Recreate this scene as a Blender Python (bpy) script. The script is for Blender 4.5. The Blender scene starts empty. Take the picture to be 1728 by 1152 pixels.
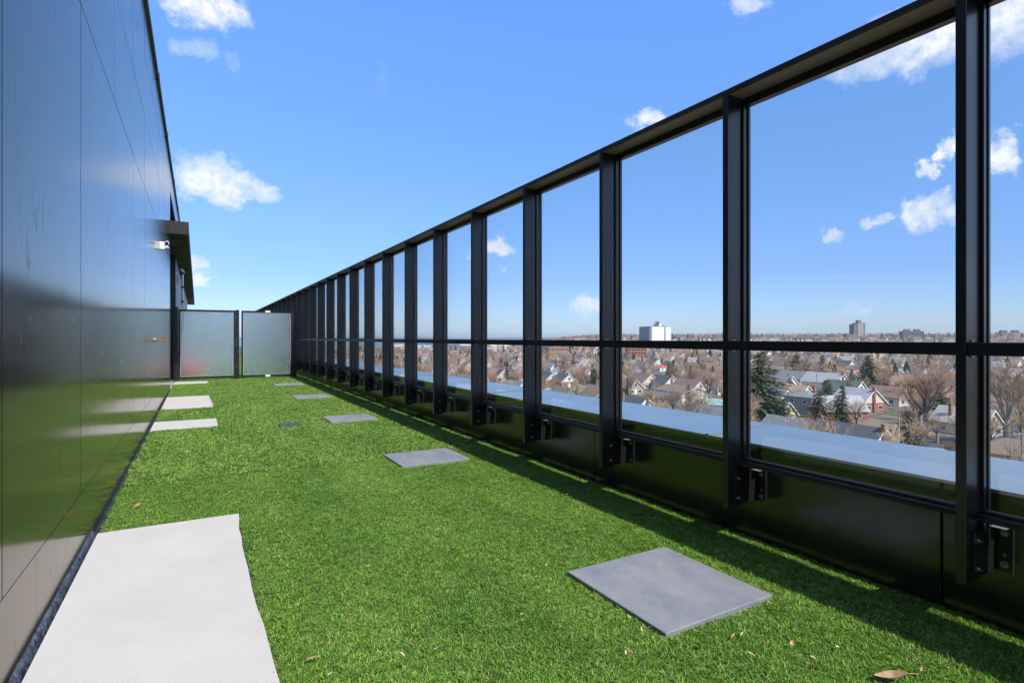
import bpy, bmesh, math, random
from mathutils import Vector, Matrix, noise as mnoise
R = math.radians
random.seed(7)
scene = bpy.context.scene
C = bpy.context.collection

# ------------------------------------------------------------------ camera
F, VPX, HY, EYE = 930.0, 333.0, 570.0, 1.15
YAW = math.atan((864 - VPX) / F)
cs, sn = math.cos(YAW), math.sin(YAW)
cam_d = bpy.data.cameras.new('camera')
cam = bpy.data.objects.new('camera', cam_d); C.objects.link(cam)
cam.location = (0, 0, EYE)
cam.rotation_euler = (R(90), 0, -YAW)
cam_d.sensor_width = 36.0
cam_d.lens = F / 1728 * 36
cam_d.shift_y = -(576 - HY) / 1728
cam_d.clip_start = 0.02
cam_d.clip_end = 20000
scene.camera = cam

# ------------------------------------------------------------------ light
SUN_EL, SUN_AZ = 48.0, 175.2          # azimuth clockwise from +Y
world = bpy.data.worlds.new('World'); scene.world = world
world.use_nodes = True
sd = Vector((math.sin(R(SUN_AZ)) * math.cos(R(SUN_EL)), math.cos(R(SUN_AZ)) * math.cos(R(SUN_EL)), math.sin(R(SUN_EL))))
sun_d = bpy.data.lights.new('sun', 'SUN'); sun_d.energy = 4.3; sun_d.angle = R(0.5); sun_d.color = (1.0, 0.955, 0.89)
sun = bpy.data.objects.new('sun', sun_d); C.objects.link(sun)
sun.rotation_euler = (-sd).to_track_quat('-Z', 'Y').to_euler()
sun.location = (0, -5, 20)
SKY_STRENGTH = 0.13
vs = scene.view_settings
scene.display_settings.display_device = 'sRGB'
vs.view_transform = 'Standard'; vs.look = 'None'; vs.exposure = 0.35; vs.gamma = 1.0
vs.use_curve_mapping = False


class NT:
    """small helper to write node trees"""
    def __init__(s, nt):
        s.t = nt; s.n = nt.nodes; s.l = nt.links
    def node(s, typ, **kw):
        n = s.n.new(typ)
        for k, v in kw.items(): setattr(n, k, v)
        return n
    def put(s, sock, v):
        if isinstance(v, bpy.types.NodeSocket): s.l.new(v, sock)
        else: sock.default_value = v
    def m(s, op, a, b=0.0, c=None, clamp=False):
        n = s.node('ShaderNodeMath', operation=op, use_clamp=clamp)
        s.put(n.inputs[0], a); s.put(n.inputs[1], b)
        if c is not None: s.put(n.inputs[2], c)
        return n.outputs[0]
    def mr(s, v, a, b, c=0.0, d=1.0, smooth=False):
        n = s.node('ShaderNodeMapRange')
        if smooth: n.interpolation_type = 'SMOOTHSTEP'
        s.put(n.inputs[0], v)
        for i, q in enumerate((a, b, c, d)): s.put(n.inputs[1 + i], q)
        return n.outputs[0]
    def noise(s, vec, scale, detail=3, rough=0.55, dist=0.0, out=0):
        n = s.node('ShaderNodeTexNoise')
        if vec is not None: s.l.new(vec, n.inputs['Vector'])
        n.inputs['Scale'].default_value = scale; n.inputs['Detail'].default_value = detail
        n.inputs['Roughness'].default_value = rough; n.inputs['Distortion'].default_value = dist
        return n.outputs[out]
    def mixc(s, f, a, b, mode='MIX'):
        n = s.node('ShaderNodeMix', data_type='RGBA', blend_type=mode)
        s.put(n.inputs[0], f)
        s.put(n.inputs[6], a if isinstance(a, bpy.types.NodeSocket) else (*a, 1))
        s.put(n.inputs[7], b if isinstance(b, bpy.types.NodeSocket) else (*b, 1))
        return n.outputs[2]
    def scalev(s, vec, v):
        n = s.node('ShaderNodeVectorMath', operation='MULTIPLY'); s.l.new(vec, n.inputs[0]); n.inputs[1].default_value = v
        return n.outputs[0]


# sky: physical sky with small cumulus clouds at their real directions, unseen ones added for reflections
w = NT(world.node_tree); w.n.clear()
sky = w.node('ShaderNodeTexSky', sky_type='NISHITA')
sky.sun_disc = False; sky.sun_elevation = R(SUN_EL); sky.sun_rotation = R(SUN_AZ)
sky.altitude = 100; sky.air_density = 1.0; sky.dust_density = 0.3; sky.ozone_density = 2.5
bg = w.node('ShaderNodeBackground'); bg.inputs[1].default_value = SKY_STRENGTH
tc = w.node('ShaderNodeTexCoord'); D = tc.outputs['Generated']
sx = w.node('ShaderNodeSeparateXYZ'); w.l.new(D, sx.inputs[0])
az = w.m('ARCTAN2', sx.outputs[0], sx.outputs[1]); el = w.m('ARCSINE', sx.outputs[2])
# deep clear blue air: the physical sky graded towards blue with elevation
c1 = w.mixc(w.mr(el, R(6), R(19)), (.56, .69, 1.05), (.80, 1.08, 1.38))
c2 = w.mixc(w.mr(el, R(19), R(30)), c1, (1.0, 1.40, 1.95))
w.l.new(w.mixc(1.0, sky.outputs[0], c2, 'MULTIPLY'), bg.inputs[0])
nz = w.noise(D, 22.0, 6, 0.62, 0.3, out=1)
ns = w.node('ShaderNodeSeparateColor'); w.l.new(nz, ns.inputs[0])
naz = w.m('MULTIPLY_ADD', w.m('SUBTRACT', ns.outputs[0], 0.5), 0.10, az)
nel = w.m('MULTIPLY_ADD', w.m('SUBTRACT', ns.outputs[1], 0.5), 0.075, el)
CLOUDS = [(340, 6, 70, 26, 1), (330, 78, 42, 15, .3), (1500, 92, 90, 34, .85), (395, 97, 12, 14, .2), (360, 303, 66, 33, 1), (425, 322, 50, 18, .8), (332, 456, 26, 16, .9),
          (1095, 203, 38, 14, .75), (838, 418, 22, 16, .8), (800, 428, 14, 14, .35), (996, 516, 34, 14, .75), (645, 130, 12, 26, .05),
          (1470, 98, 75, 30, .8), (1560, 62, 110, 48, 1), (1705, 20, 80, 60, 1), (1562, 286, 24, 14, 1), (1598, 252, 18, 20, 1), (1690, 262, 30, 32, 1),
          (1572, 358, 52, 27, 1), (1480, 371, 26, 9, .7), (1405, 402, 20, 11, .7), (1262, 6, 34, 16, .6), (1450, 516, 26, 8, .25), (1240, 335, 14, 5, .2),
          (1100, -90, 160, 40, .8), (700, -150, 170, 45, .7), (1900, 200, 100, 60, .9), (2050, 40, 230, 130, 1), (2300, 330, 260, 60, .9), (2800, 60, 520, 260, 1), (1350, -160, 150, 50, .8),  # unseen clouds beyond the view, added to whiten the wall's reflections
          (2500, 120, 230, 60, .8), (200, -140, 120, 60, .8)]
dens = None
for (px, py, rx, ry, amt) in CLOUDS:
    a0 = YAW + math.atan((px - 864) / F)
    ca = math.cos(a0 - YAW)
    e0 = math.atan((HY - py) / F * ca)
    ra = rx / F * ca * ca; re = ry / F * ca
    u = w.m('DIVIDE', w.m('SUBTRACT', naz, a0), ra); v = w.m('DIVIDE', w.m('SUBTRACT', nel, e0), re)
    d = w.m('ADD', w.m('MULTIPLY', u, u), w.m('MULTIPLY', v, v))
    b = w.m('MULTIPLY', w.mr(d, 1.7, 0.1, 0, 1, True), amt)
    dens = b if dens is None else w.m('MAXIMUM', dens, b)
# scattered cloud over the rest of the sky (seen in reflections)
big = w.noise(w.scalev(D, (1, 1, 2.6)), 3.4, 7, 0.6, 0.2)
outside = w.mr(el, R(34), R(44), 0, 1, True)
behind = w.mr(w.m('ABSOLUTE', w.m('SUBTRACT', az, YAW + 0.05)), R(50), R(66), 0, 1, True)
gen = w.m('MULTIPLY', w.mr(big, 0.44, 0.60, 0, 0.95, True), w.m('MAXIMUM', outside, behind))
gen = w.m('MULTIPLY', gen, w.mr(el, 0.0, 0.08, 0, 1))
dens = w.m('MAXIMUM', dens, gen)
fine = w.noise(D, 60.0, 5, 0.65)
dens = w.m('MULTIPLY', dens, w.mr(fine, 0.30, 0.60, 0.45, 1.0), clamp=True)
bgc = w.node('ShaderNodeBackground')
w.l.new(w.mixc(w.mr(w.noise(D, 14.0, 4), 0.35, 0.65), (0.66, 0.74, 0.90), (1.0, 1.0, 1.0)), bgc.inputs[0]); bgc.inputs[1].default_value = 0.92
mx = w.node('ShaderNodeMixShader'); w.l.new(dens, mx.inputs[0]); w.l.new(bg.outputs[0], mx.inputs[1]); w.l.new(bgc.outputs[0], mx.inputs[2])
wo = w.node('ShaderNodeOutputWorld'); w.l.new(mx.outputs[0], wo.inputs[0])

# ------------------------------------------------------------------ materials
MATS = {}
def mat(name, col, rough=0.6, spec=0.5, metal=0.0, var=0.0, vscale=5.0, col2=None, bump=0.0, bscale=40.0, stretch=(1, 1, 1),
        rvar=0.0, coat=0.0, coord='pos', island=0.0, objvar=0.0):
    if name in MATS: return MATS[name]
    mt = bpy.data.materials.new(name); mt.use_nodes = True
    t = NT(mt.node_tree); t.n.clear()
    out = t.node('ShaderNodeOutputMaterial'); p = t.node('ShaderNodeBsdfPrincipled'); t.l.new(p.outputs[0], out.inputs[0])
    p.inputs['Base Color'].default_value = (*col, 1); p.inputs['Roughness'].default_value = rough
    p.inputs['Specular IOR Level'].default_value = spec; p.inputs['Metallic'].default_value = metal
    p.inputs['Coat Weight'].default_value = coat; p.inputs['Coat Roughness'].default_value = 0.08
    if coord == 'pos': vec = t.node('ShaderNodeNewGeometry').outputs['Position']
    else: vec = t.node('ShaderNodeTexCoord').outputs['Object']
    vec = t.scalev(vec, stretch)
    c = None
    if var > 0:
        n = t.noise(vec, vscale, 6, 0.6)
        c = t.mixc(t.mr(n, 0.5 - 0.25 / max(var, .01) * .5, 0.5 + 0.25 / max(var, .01) * .5), col, col2 or tuple(x * 0.6 for x in col))
    if island > 0 or objvar > 0:
        f = t.node('ShaderNodeNewGeometry').outputs['Random Per Island'] if island > 0 else t.node('ShaderNodeObjectInfo').outputs['Random']
        k = island or objvar
        h = t.node('ShaderNodeHueSaturation'); t.put(h.inputs['Color'], c if c is not None else (*col, 1))
        t.put(h.inputs['Value'], t.mr(f, 0, 1, 1 - k, 1 + k)); c = h.outputs[0]
    if c is not None: t.l.new(c, p.inputs['Base Color'])
    if rvar > 0:
        t.l.new(t.mr(t.noise(vec, vscale * 1.7, 5), 0.3, 0.7, max(0.02, rough - rvar), rough + rvar), p.inputs['Roughness'])
    if bump > 0:
        b = t.node('ShaderNodeBump'); b.inputs['Strength'].default_value = bump; b.inputs['Distance'].default_value = 0.02
        t.l.new(t.noise(vec, bscale, 4), b.inputs['Height']); t.l.new(b.outputs[0], p.inputs['Normal'])
    MATS[name] = mt
    return mt

def wall_panel_mat():
    mt = bpy.data.materials.new('glossy_black_panel'); mt.use_nodes = True; t = NT(mt.node_tree); p = t.n['Principled BSDF']
    pos = t.node('ShaderNodeNewGeometry').outputs['Position']
    # chips, dusty streaks and scratches in the lacquer
    n1 = t.noise(t.scalev(pos, (1, 3.0, 1)), 9.0, 6, 0.7)
    st = t.noise(t.scalev(pos, (1, 30, 3.2)), 2.0, 4, 0.6)
    rgn = t.noise(pos, 1.1, 2)
    streak = t.m('MULTIPLY', t.mr(st, 0.63, 0.70), t.mr(rgn, 0.5, 0.6))
    chips = t.mr(t.noise(t.scalev(pos, (1, 2, 1)), 26.0, 2), 0.77, 0.80)
    mk = t.m('MAXIMUM', t.m('MULTIPLY', streak, 0.35), chips)
    c = t.mixc(mk, (0.10, 0.095, 0.088), (0.30, 0.31, 0.32)); t.l.new(c, p.inputs['Base Color'])
    p.inputs['Specular IOR Level'].default_value = 1.0; p.inputs['IOR'].default_value = 1.65
    # greasy dark drips on the near panels
    drip = t.m('MULTIPLY', t.mr(t.noise(t.scalev(pos, (1, 34, 5.5)), 1.0, 5, 0.65), 0.60, 0.66), t.mr(t.noise(t.scalev(pos, (1, 1.6, 1.2)), 1.3, 2), 0.52, 0.60))
    t.l.new(t.m('ADD', t.m('ADD', t.mr(n1, 0.3, 0.7, 0.13, 0.16), t.m('MULTIPLY', mk, 0.3)), t.m('MULTIPLY', drip, 0.22)), p.inputs['Roughness'])
    p.inputs['Specular Tint'].default_value = (1.0, 0.93, 0.84, 1); p.inputs['Metallic'].default_value = 0.75      # warm grey metallic lacquer
    b = t.node('ShaderNodeBump'); b.inputs['Strength'].default_value = 0.12; b.inputs['Distance'].default_value = 0.01
    t.l.new(t.noise(pos, 1.6, 2), b.inputs['Height']); t.l.new(b.outputs[0], p.inputs['Normal'])
    return mt
M_panel = wall_panel_mat()
M_black = mat('black_powder_coat', (0.011, 0.011, 0.012), 0.30, 0.6)
M_par = mat('black_parapet_panel', (0.012, 0.013, 0.012), 0.20, 0.9, var=.6, vscale=2.2, col2=(0.019, 0.019, 0.018), rvar=.06, bump=.03, bscale=3)
M_dark = mat('dark_matt_and_gap_shade', (0.012, 0.013, 0.016), 0.7)
M_bolt = mat('zinc_bolt', (0.55, 0.55, 0.53), 0.32, metal=1.0, var=.8, vscale=60, col2=(.3, .3, .3))
M_silver = mat('aluminium_and_sunlit_edge', (0.55, 0.56, 0.57), 0.35, metal=0.7)
M_coping = mat('galvanised_coping', (0.27, 0.32, 0.34), 0.24, metal=0.45, var=.6, vscale=1.2, col2=(0.20, 0.25, 0.27), rvar=.05)
M_slab = mat('pale_concrete', (0.545, 0.515, 0.475), 0.85, 0.3, var=.5, vscale=2.4, col2=(0.48, 0.455, 0.42), bump=.25, bscale=120)
M_memb = mat('blue_grey_flashing_membrane', (0.12, 0.14, 0.18), 0.6, var=1, vscale=35, col2=(0.02, 0.025, 0.033), bump=.8, bscale=60)
M_alu = mat('grey_painted_metal', (0.036, 0.034, 0.033), 0.6, 0.25, var=.4, vscale=8)
M_white = mat('white_paint', (0.78, 0.78, 0.76), 0.5)
M_offwhite = mat('white_plastic', (0.72, 0.71, 0.69), 0.4)
M_copper = mat('copper_pipe', (0.72, 0.30, 0.13), 0.28, metal=0.9, var=.6, vscale=60, col2=(.5, .2, .08))
M_red = mat('orange_red_plastic', (0.62, 0.07, 0.035), 0.5)
M_leaf = mat('dry_leaf', (0.42, 0.28, 0.16), 0.7, var=.8, vscale=60, col2=(0.27, 0.16, 0.08), coord='obj', objvar=.35)

def paver_mat():
    mt = bpy.data.materials.new('slate_grey_paver'); mt.use_nodes = True; t = NT(mt.node_tree); p = t.n['Principled BSDF']
    pos = t.node('ShaderNodeNewGeometry').outputs['Position']
    a = t.noise(t.scalev(pos, (1, 0.55, 1)), 5.0, 8, 0.65, 0.4); b = t.noise(t.scalev(pos, (1, 4, 1)), 9.0, 6, 0.7)
    c = t.mixc(t.mr(a, 0.35, 0.65), (0.175, 0.187, 0.215), (0.265, 0.265, 0.265))
    c = t.mixc(t.mr(b, 0.58, 0.75, 0, .55), c, (0.38, 0.36, 0.34)); t.l.new(c, p.inputs['Base Color'])
    p.inputs['Roughness'].default_value = 0.62
    bm = t.node('ShaderNodeBump'); bm.inputs['Strength'].default_value = .2; bm.inputs['Distance'].default_value = .01
    t.l.new(t.noise(pos, 150, 4), bm.inputs['Height']); t.l.new(bm.outputs[0], p.inputs['Normal'])
    return mt
M_paver = paver_mat()

def glass_mat(name, tint):
    mt = bpy.data.materials.new(name); mt.use_nodes = True; t = NT(mt.node_tree); t.n.clear()
    out = t.node('ShaderNodeOutputMaterial'); tr = t.node('ShaderNodeBsdfTransparent'); tr.inputs[0].default_value = (*tint, 1)
    gl = t.node('ShaderNodeBsdfGlossy'); gl.inputs['Roughness'].default_value = 0.015
    fr = t.node('ShaderNodeFresnel'); t.l.new(t.mr(t.node('ShaderNodeNewGeometry').outputs['Backfacing'], 0, 1, 1.46, 1 / 1.46), fr.inputs[0])
    mxs = t.node('ShaderNodeMixShader'); t.l.new(fr.outputs[0], mxs.inputs[0]); t.l.new(tr.outputs[0], mxs.inputs[1]); t.l.new(gl.outputs[0], mxs.inputs[2])
    t.l.new(mxs.outputs[0], out.inputs[0]); return mt
M_glass = glass_mat('clear_glass', (0.985, 0.995, 0.99))

def frosted_mat():
    mt = bpy.data.materials.new('textured_privacy_glass'); mt.use_nodes = True; t = NT(mt.node_tree); p = t.n['Principled BSDF']
    p.inputs['Transmission Weight'].default_value = 0.97; p.inputs['Roughness'].default_value = 0.24; p.inputs['IOR'].default_value = 1.35
    p.inputs['Base Color'].default_value = (0.86, 0.93, 0.89, 1)
    pos = t.node('ShaderNodeNewGeometry').outputs['Position']
    b = t.node('ShaderNodeBump'); b.inputs['Strength'].default_value = 1.0; b.inputs['Distance'].default_value = 0.012
    vo = t.node('ShaderNodeTexVoronoi'); vo.inputs['Scale'].default_value = 38; t.l.new(pos, vo.inputs['Vector'])
    t.l.new(t.m('ADD', vo.outputs[0], t.noise(pos, 50, 3)), b.inputs['Height']); t.l.new(b.outputs[0], p.inputs['Normal'])
    return mt
M_frost = frosted_mat()

def turf_blade_mat():
    mt = bpy.data.materials.new('artificial_grass_blade'); mt.use_nodes = True; t = NT(mt.node_tree); p = t.n['Principled BSDF']
    g = t.node('ShaderNodeNewGeometry'); r = g.outputs['Random Per Island']
    cr = t.node('ShaderNodeValToRGB'); t.l.new(r, cr.inputs[0]); e = cr.color_ramp; e.interpolation = 'CONSTANT'
    cols = [(0, (0.16, 0.335, 0.025)), (.30, (0.24, 0.46, 0.038)), (.54, (0.065, 0.18, 0.02)), (.68, (0.34, 0.56, 0.08)), (.84, (0.44, 0.58, 0.13)), (.93, (0.42, 0.34, 0.15))]
    e.elements[0].position = 0; e.elements[0].color = (*cols[0][1], 1); e.elements[1].position = cols[1][0]; e.elements[1].color = (*cols[1][1], 1)
    for q, cc in cols[2:]:
        k = e.elements.new(q); k.color = (*cc, 1)
    pn = t.noise(t.scalev(g.outputs['Position'], (1.3, .5, 1)), 1.5, 5, .65)
    c = t.mixc(t.mr(pn, .35, .65), cr.outputs[0], t.mixc(1.0, cr.outputs[0], (0.62, 0.72, 0.60), 'MULTIPLY'))
    t.l.new(c, p.inputs['Base Color']); p.inputs['Roughness'].default_value = 0.42; p.inputs['Specular IOR Level'].default_value = 0.35
    tl = t.node('ShaderNodeBsdfTranslucent'); t.l.new(c, tl.inputs[0])
    ms = t.node('ShaderNodeMixShader'); ms.inputs[0].default_value = 0.22
    t.l.new(p.outputs[0], ms.inputs[1]); t.l.new(tl.outputs[0], ms.inputs[2]); t.l.new(ms.outputs[0], t.n['Material Output'].inputs[0])
    return mt
M_blade = turf_blade_mat()
M_thatch = mat('turf_backing', (0.045, 0.085, 0.018), 0.9, var=.8, vscale=30, col2=(0.07, 0.075, 0.03))

# ------------------------------------------------------------------ mesh helpers
class MB:
    def __init__(s): s.v = []; s.f = []; s.mi = []
    def face(s, pts, mi=0):
        b = len(s.v); s.v += [tuple(p) for p in pts]; s.f.append(tuple(range(b, b + len(pts)))); s.mi.append(mi)
    def box(s, x0, x1, y0, y1, z0, z1, mi=0):
        b = len(s.v)
        s.v += [(x0, y0, z0), (x1, y0, z0), (x1, y1, z0), (x0, y1, z0), (x0, y0, z1), (x1, y0, z1), (x1, y1, z1), (x0, y1, z1)]
        for q in ((0, 3, 2, 1), (4, 5, 6, 7), (0, 1, 5, 4), (1, 2, 6, 5), (2, 3, 7, 6), (3, 0, 4, 7)):
            s.f.append(tuple(b + i for i in q)); s.mi.append(mi)
        return s
    def prism(s, poly, axis, a0, a1, mi=0):
        """poly of 2D points extruded along axis 'x','y' or 'z'"""
        def P(p, a): return {'x': (a, p[0], p[1]), 'y': (p[0], a, p[1]), 'z': (p[0], p[1], a)}[axis]
        b = len(s.v); n = len(poly)
        s.v += [P(p, a0) for p in poly] + [P(p, a1) for p in poly]
        s.f.append(tuple(b + i for i in range(n))); s.f.append(tuple(b + n + i for i in reversed(range(n)))); s.mi += [mi, mi]
        for i in range(n):
            j = (i + 1) % n; s.f.append((b + i, b + n + i, b + n + j, b + j)); s.mi.append(mi)
        return s
    def tube(s, p0, p1, r0, r1=None, n=6, mi=0, caps=True):
        r1 = r0 if r1 is None else r1
        p0 = Vector(p0); p1 = Vector(p1); d = (p1 - p0)
        if d.length < 1e-9: return s
        d.normalize(); u = d.orthogonal().normalized(); v = d.cross(u); b = len(s.v)
        for p, r in ((p0, r0), (p1, r1)):
            for i in range(n):
                a = 2 * math.pi * i / n; s.v.append(tuple(p + (u * math.cos(a) + v * math.sin(a)) * r))
        for i in range(n):
            j = (i + 1) % n; s.f.append((b + i, b + j, b + n + j, b + n + i)); s.mi.append(mi)
        if caps:
            s.f.append(tuple(b + i for i in reversed(range(n)))); s.f.append(tuple(b + n + i for i in range(n))); s.mi += [mi, mi]
        return s
    def mesh(s, name, mats, bevel=0.0, smooth=False):
        me = bpy.data.meshes.new(name); me.from_pydata(s.v, [], s.f)
        for m_ in (mats if isinstance(mats, (list, tuple)) else [mats]): me.materials.append(m_)
        if any(s.mi): me.polygons.foreach_set('material_index', s.mi)
        bm = bmesh.new(); bm.from_mesh(me)
        if len(s.f) < 4000: bmesh.ops.recalc_face_normals(bm, faces=bm.faces)
        if bevel > 0:
            bmesh.ops.bevel(bm, geom=list(bm.edges), offset=bevel, segments=1, affect='EDGES')
        bm.to_mesh(me); bm.free()
        if smooth:
            for p in me.polygons: p.use_smooth = True
        return me

def link(name, me, parent=None, loc=None, rz=0.0, kind=None, label=None, cat=None, group=None):
    o = bpy.data.objects.new(name, me); C.objects.link(o)
    if parent is not None: o.parent = parent
    if loc is not None: o.location = loc
    if rz: o.rotation_euler = (0, 0, rz)
    if kind: o['kind'] = kind
    if label: o['label'] = label
    if cat: o['category'] = cat
    if group: o['group'] = group
    return o
def thing(name, label, cat, loc=(0, 0, 0), rz=0.0, group=None):
    return link(name, None, None, loc, rz, None, label, cat, group)
def part(name, mb, mats, parent, loc=None, bevel=0.0, rz=0.0, label=None, kind=None):
    me = mb if isinstance(mb, bpy.types.Mesh) else mb.mesh(name, mats, bevel)
    return link(name, me, parent, loc, rz, kind, label)
def BX(*a): return MB().box(*a)

# ------------------------------------------------------------------ the terrace floor
YW_END = 14.7
XW, XP = -0.54, 2.80            # left wall face, parapet face
GZ = -23.0                      # town ground level
link('roof_deck', BX(XW - 1.0, XP + 0.7, -5.5, 48, -0.35, -0.045).mesh('roof_deck', mat('deck_concrete', (.3, .29, .28), .9)), kind='structure')
slabs = [  # x0,x1,y0,y1,label
    (XW + .03, .236, .2, 4.03, 'largest pale concrete slab in the lower left corner, beside the black wall'),
    (XW + .03, .236, 8.17, 8.97, 'narrow pale concrete slab at the black wall, second from the camera'),
    (XW + .03, .222, 10.48, 12.6, 'pale concrete slab at the black wall in front of the one by the gate'),
    (XW + .03, .232, 16.0, 16.85, 'thin sliver of pale concrete slab right in front of the left gate')]
for x0, x1, y0, y1, lb in slabs:
    m_ = MB()
    pts = [(x0, y0), (x1, y0)] ; n = 24
    pts += [(x1 + random.uniform(-.004, .004) + (.02 * math.sin(i * .25) if y1 - y0 > 2 else 0), y0 + (y1 - y0) * i / n) for i in range(1, n)]
    pts += [(x1, y1), (x0, y1)]
    m_.prism(pts, 'z', -0.045, 0.0)
    link('concrete_slab', m_.mesh('concrete_slab', M_slab), label=lb, cat='slab', group='pale concrete slabs along the black wall')
pavers = [(1.572, 2.220, 1.553, 2.205, 'nearest and largest looking slate grey square paver in the turf'),
          (1.583, 2.245, 4.745, 5.315, 'second slate grey paver from the camera, left of the fence'),
          (1.578, 2.225, 7.715, 8.32, 'third slate grey paver from the camera, level with the small dark one'),
          (1.625, 2.262, 11.025, 11.65, 'fourth slate grey paver from the camera, bright with sky glare'),
          (1.627, 2.290, 14.285, 14.87, 'farthest slate grey paver, just in front of the right gate'),
          (0.935, 1.195, 7.68, 7.90, 'small dark grey paver alone in the middle of the turf')]
for x0, x1, y0, y1, lb in pavers:
    link('paver', BX(x0, x1, y0, y1, -0.03, 0.011).mesh('paver', M_paver if x1 - x0 > .4 else mat('dark_paver', (.07, .08, .09), .7, var=.6, vscale=20), 0.003),
         label=lb, cat='paver', group='square pavers set in the turf')
link('turf_backing', BX(XW + .03, XP, -5, 47, -0.044, -0.024).mesh('turf_backing', M_thatch), kind='structure')
# uneven strip of roofing membrane along the foot of the wall
m_ = MB(); y = -4.0; prev = None
while y < 4.06:
    wv = .024 + .006 * mnoise.noise(Vector((y * 5, 0, 0))) + .004 * mnoise.noise(Vector((y * 30, 1, 0)))
    zt = .014 + .008 * mnoise.noise(Vector((y * 9, 3, 0)))
    cur = [(XW, y, zt * .8 + .012), (XW + wv * .45, y, zt * .5), (XW + wv, y, -.03)]
    if prev:
        for a in range(2): m_.face([prev[a], prev[a + 1], cur[a + 1], cur[a]])
    prev = cur; y += .05
link('membrane_strip', m_.mesh('membrane_strip', M_memb), kind='structure')
link('edge_gap_shade', BX(XW + .0005, XW + .03, 4.06, YW_END, -.043, -.021).mesh('edge_gap_shade', M_dark), kind='structure')  # flat dark strip painted in for the shade along the wall foot

def gn_scatter(name, pts, protos, smin, smax, tilt, parent=None, kind='stuff', label=None, cat=None):
    """a point mesh whose every point carries a copy of one of the small meshes"""
    col = bpy.data.collections.new(name + '_pieces')
    for me in protos: col.objects.link(bpy.data.objects.new(name + '_piece', me))
    me = bpy.data.meshes.new(name); me.from_pydata(pts, [], [])
    o = link(name, me, parent, kind=kind, label=label, cat=cat)
    ng = bpy.data.node_groups.new(name, 'GeometryNodeTree')
    ng.interface.new_socket('Geometry', in_out='INPUT', socket_type='NodeSocketGeometry')
    ng.interface.new_socket('Geometry', in_out='OUTPUT', socket_type='NodeSocketGeometry')
    N = ng.nodes; L = ng.links
    gi = N.new('NodeGroupInput'); go = N.new('NodeGroupOutput')
    ip = N.new('GeometryNodeInstanceOnPoints'); ci = N.new('GeometryNodeCollectionInfo')
    ci.inputs['Collection'].default_value = col; ci.inputs['Separate Children'].default_value = True; ci.inputs['Reset Children'].default_value = True
    L.new(gi.outputs[0], ip.inputs['Points']); L.new(ci.outputs[0], ip.inputs['Instance']); ip.inputs['Pick Instance'].default_value = True
    rr = N.new('FunctionNodeRandomValue'); rr.data_type = 'FLOAT_VECTOR'
    rr.inputs[0].default_value = (-tilt, -tilt, 0); rr.inputs[1].default_value = (tilt, tilt, 6.283)
    L.new(rr.outputs[0], ip.inputs['Rotation'])
    rs = N.new('FunctionNodeRandomValue'); rs.data_type = 'FLOAT'; rs.inputs[2].default_value = smin; rs.inputs[3].default_value = smax
    rs.inputs['Seed'].default_value = 5
    L.new(rs.outputs[1], ip.inputs['Scale']); L.new(ip.outputs[0], go.inputs[0])
    md = o.modifiers.new('scatter', 'NODES'); md.node_group = ng
    return o

def tuft(nb, rad, hh, wd):
    m_ = MB()
    for i in range(nb):
        a = random.uniform(0, 6.283); r = rad * math.sqrt(random.random()); x, y = r * math.cos(a), r * math.sin(a)
        d = random.uniform(0, 6.283); ln = random.uniform(.35, 1.1) * hh; h = hh * random.uniform(.55, 1.0)
        dx, dy = math.cos(d), math.sin(d); q = d + 1.57 + random.uniform(-.5, .5); wx, wy = math.cos(q) * wd / 2, math.sin(q) * wd / 2
        p1 = (x + dx * ln * .35, y + dy * ln * .35, h * .65); p2 = (x + dx * ln, y + dy * ln, h * random.uniform(.75, 1.0))
        b = len(m_.v)
        m_.v += [(x - wx, y - wy, 0), (x + wx, y + wy, 0), (p1[0] + wx, p1[1] + wy, p1[2]), (p1[0] - wx, p1[1] - wy, p1[2]),
                 (p2[0] + wx * .5, p2[1] + wy * .5, p2[2]), (p2[0] - wx * .5, p2[1] - wy * .5, p2[2])]
        m_.f += [(b, b + 1, b + 2, b + 3), (b + 3, b + 2, b + 4, b + 5)]; m_.mi += [0, 0]
    return m_.mesh('grass_tuft', M_blade)
def in_slab(x, y, g=.004):
    return any(x0 - g < x < x1 + g and y0 - g < y < y1 + g for x0, x1, y0, y1, _ in slabs) or \
        any(x0 - g < x < x1 + g and y0 - g < y < y1 + g for x0, x1, y0, y1, _ in pavers)
def turf_pts(y0, y1, dens):
    out = []; area = (XP - XW) * (y1 - y0)
    for i in range(int(area * dens)):
        x = random.uniform(XW + .035, XP - .004); y = random.uniform(y0, y1)
        if x < XW + .06 and (y < 4.08 or random.random() < .5): continue
        if not in_slab(x, y): out.append((x, y, -.024 + .005 * mnoise.noise(Vector((x * 2, y * 2, 0)))))
    return out
gn_scatter('turf', turf_pts(.3, 5.2, 7200), [tuft(13, .014, .025, .0024) for _ in range(10)], .7, 1.2, .22,
           label='bright green artificial grass covering the near part of the terrace', cat='turf')
gn_scatter('turf', turf_pts(5.2, 18.5, 2700), [tuft(13, .02, .029, .0038) for _ in range(8)], .75, 1.25, .22,
           label='bright green artificial grass running on to the frosted gates', cat='turf')
gn_scatter('turf', turf_pts(18.5, 40, 450) + turf_pts(-3, .3, 500), [tuft(20, .055, .034, .008) for _ in range(4)], .9, 1.4, .2,
           label='artificial grass beyond the frosted gates and behind the camera', cat='turf')

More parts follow.
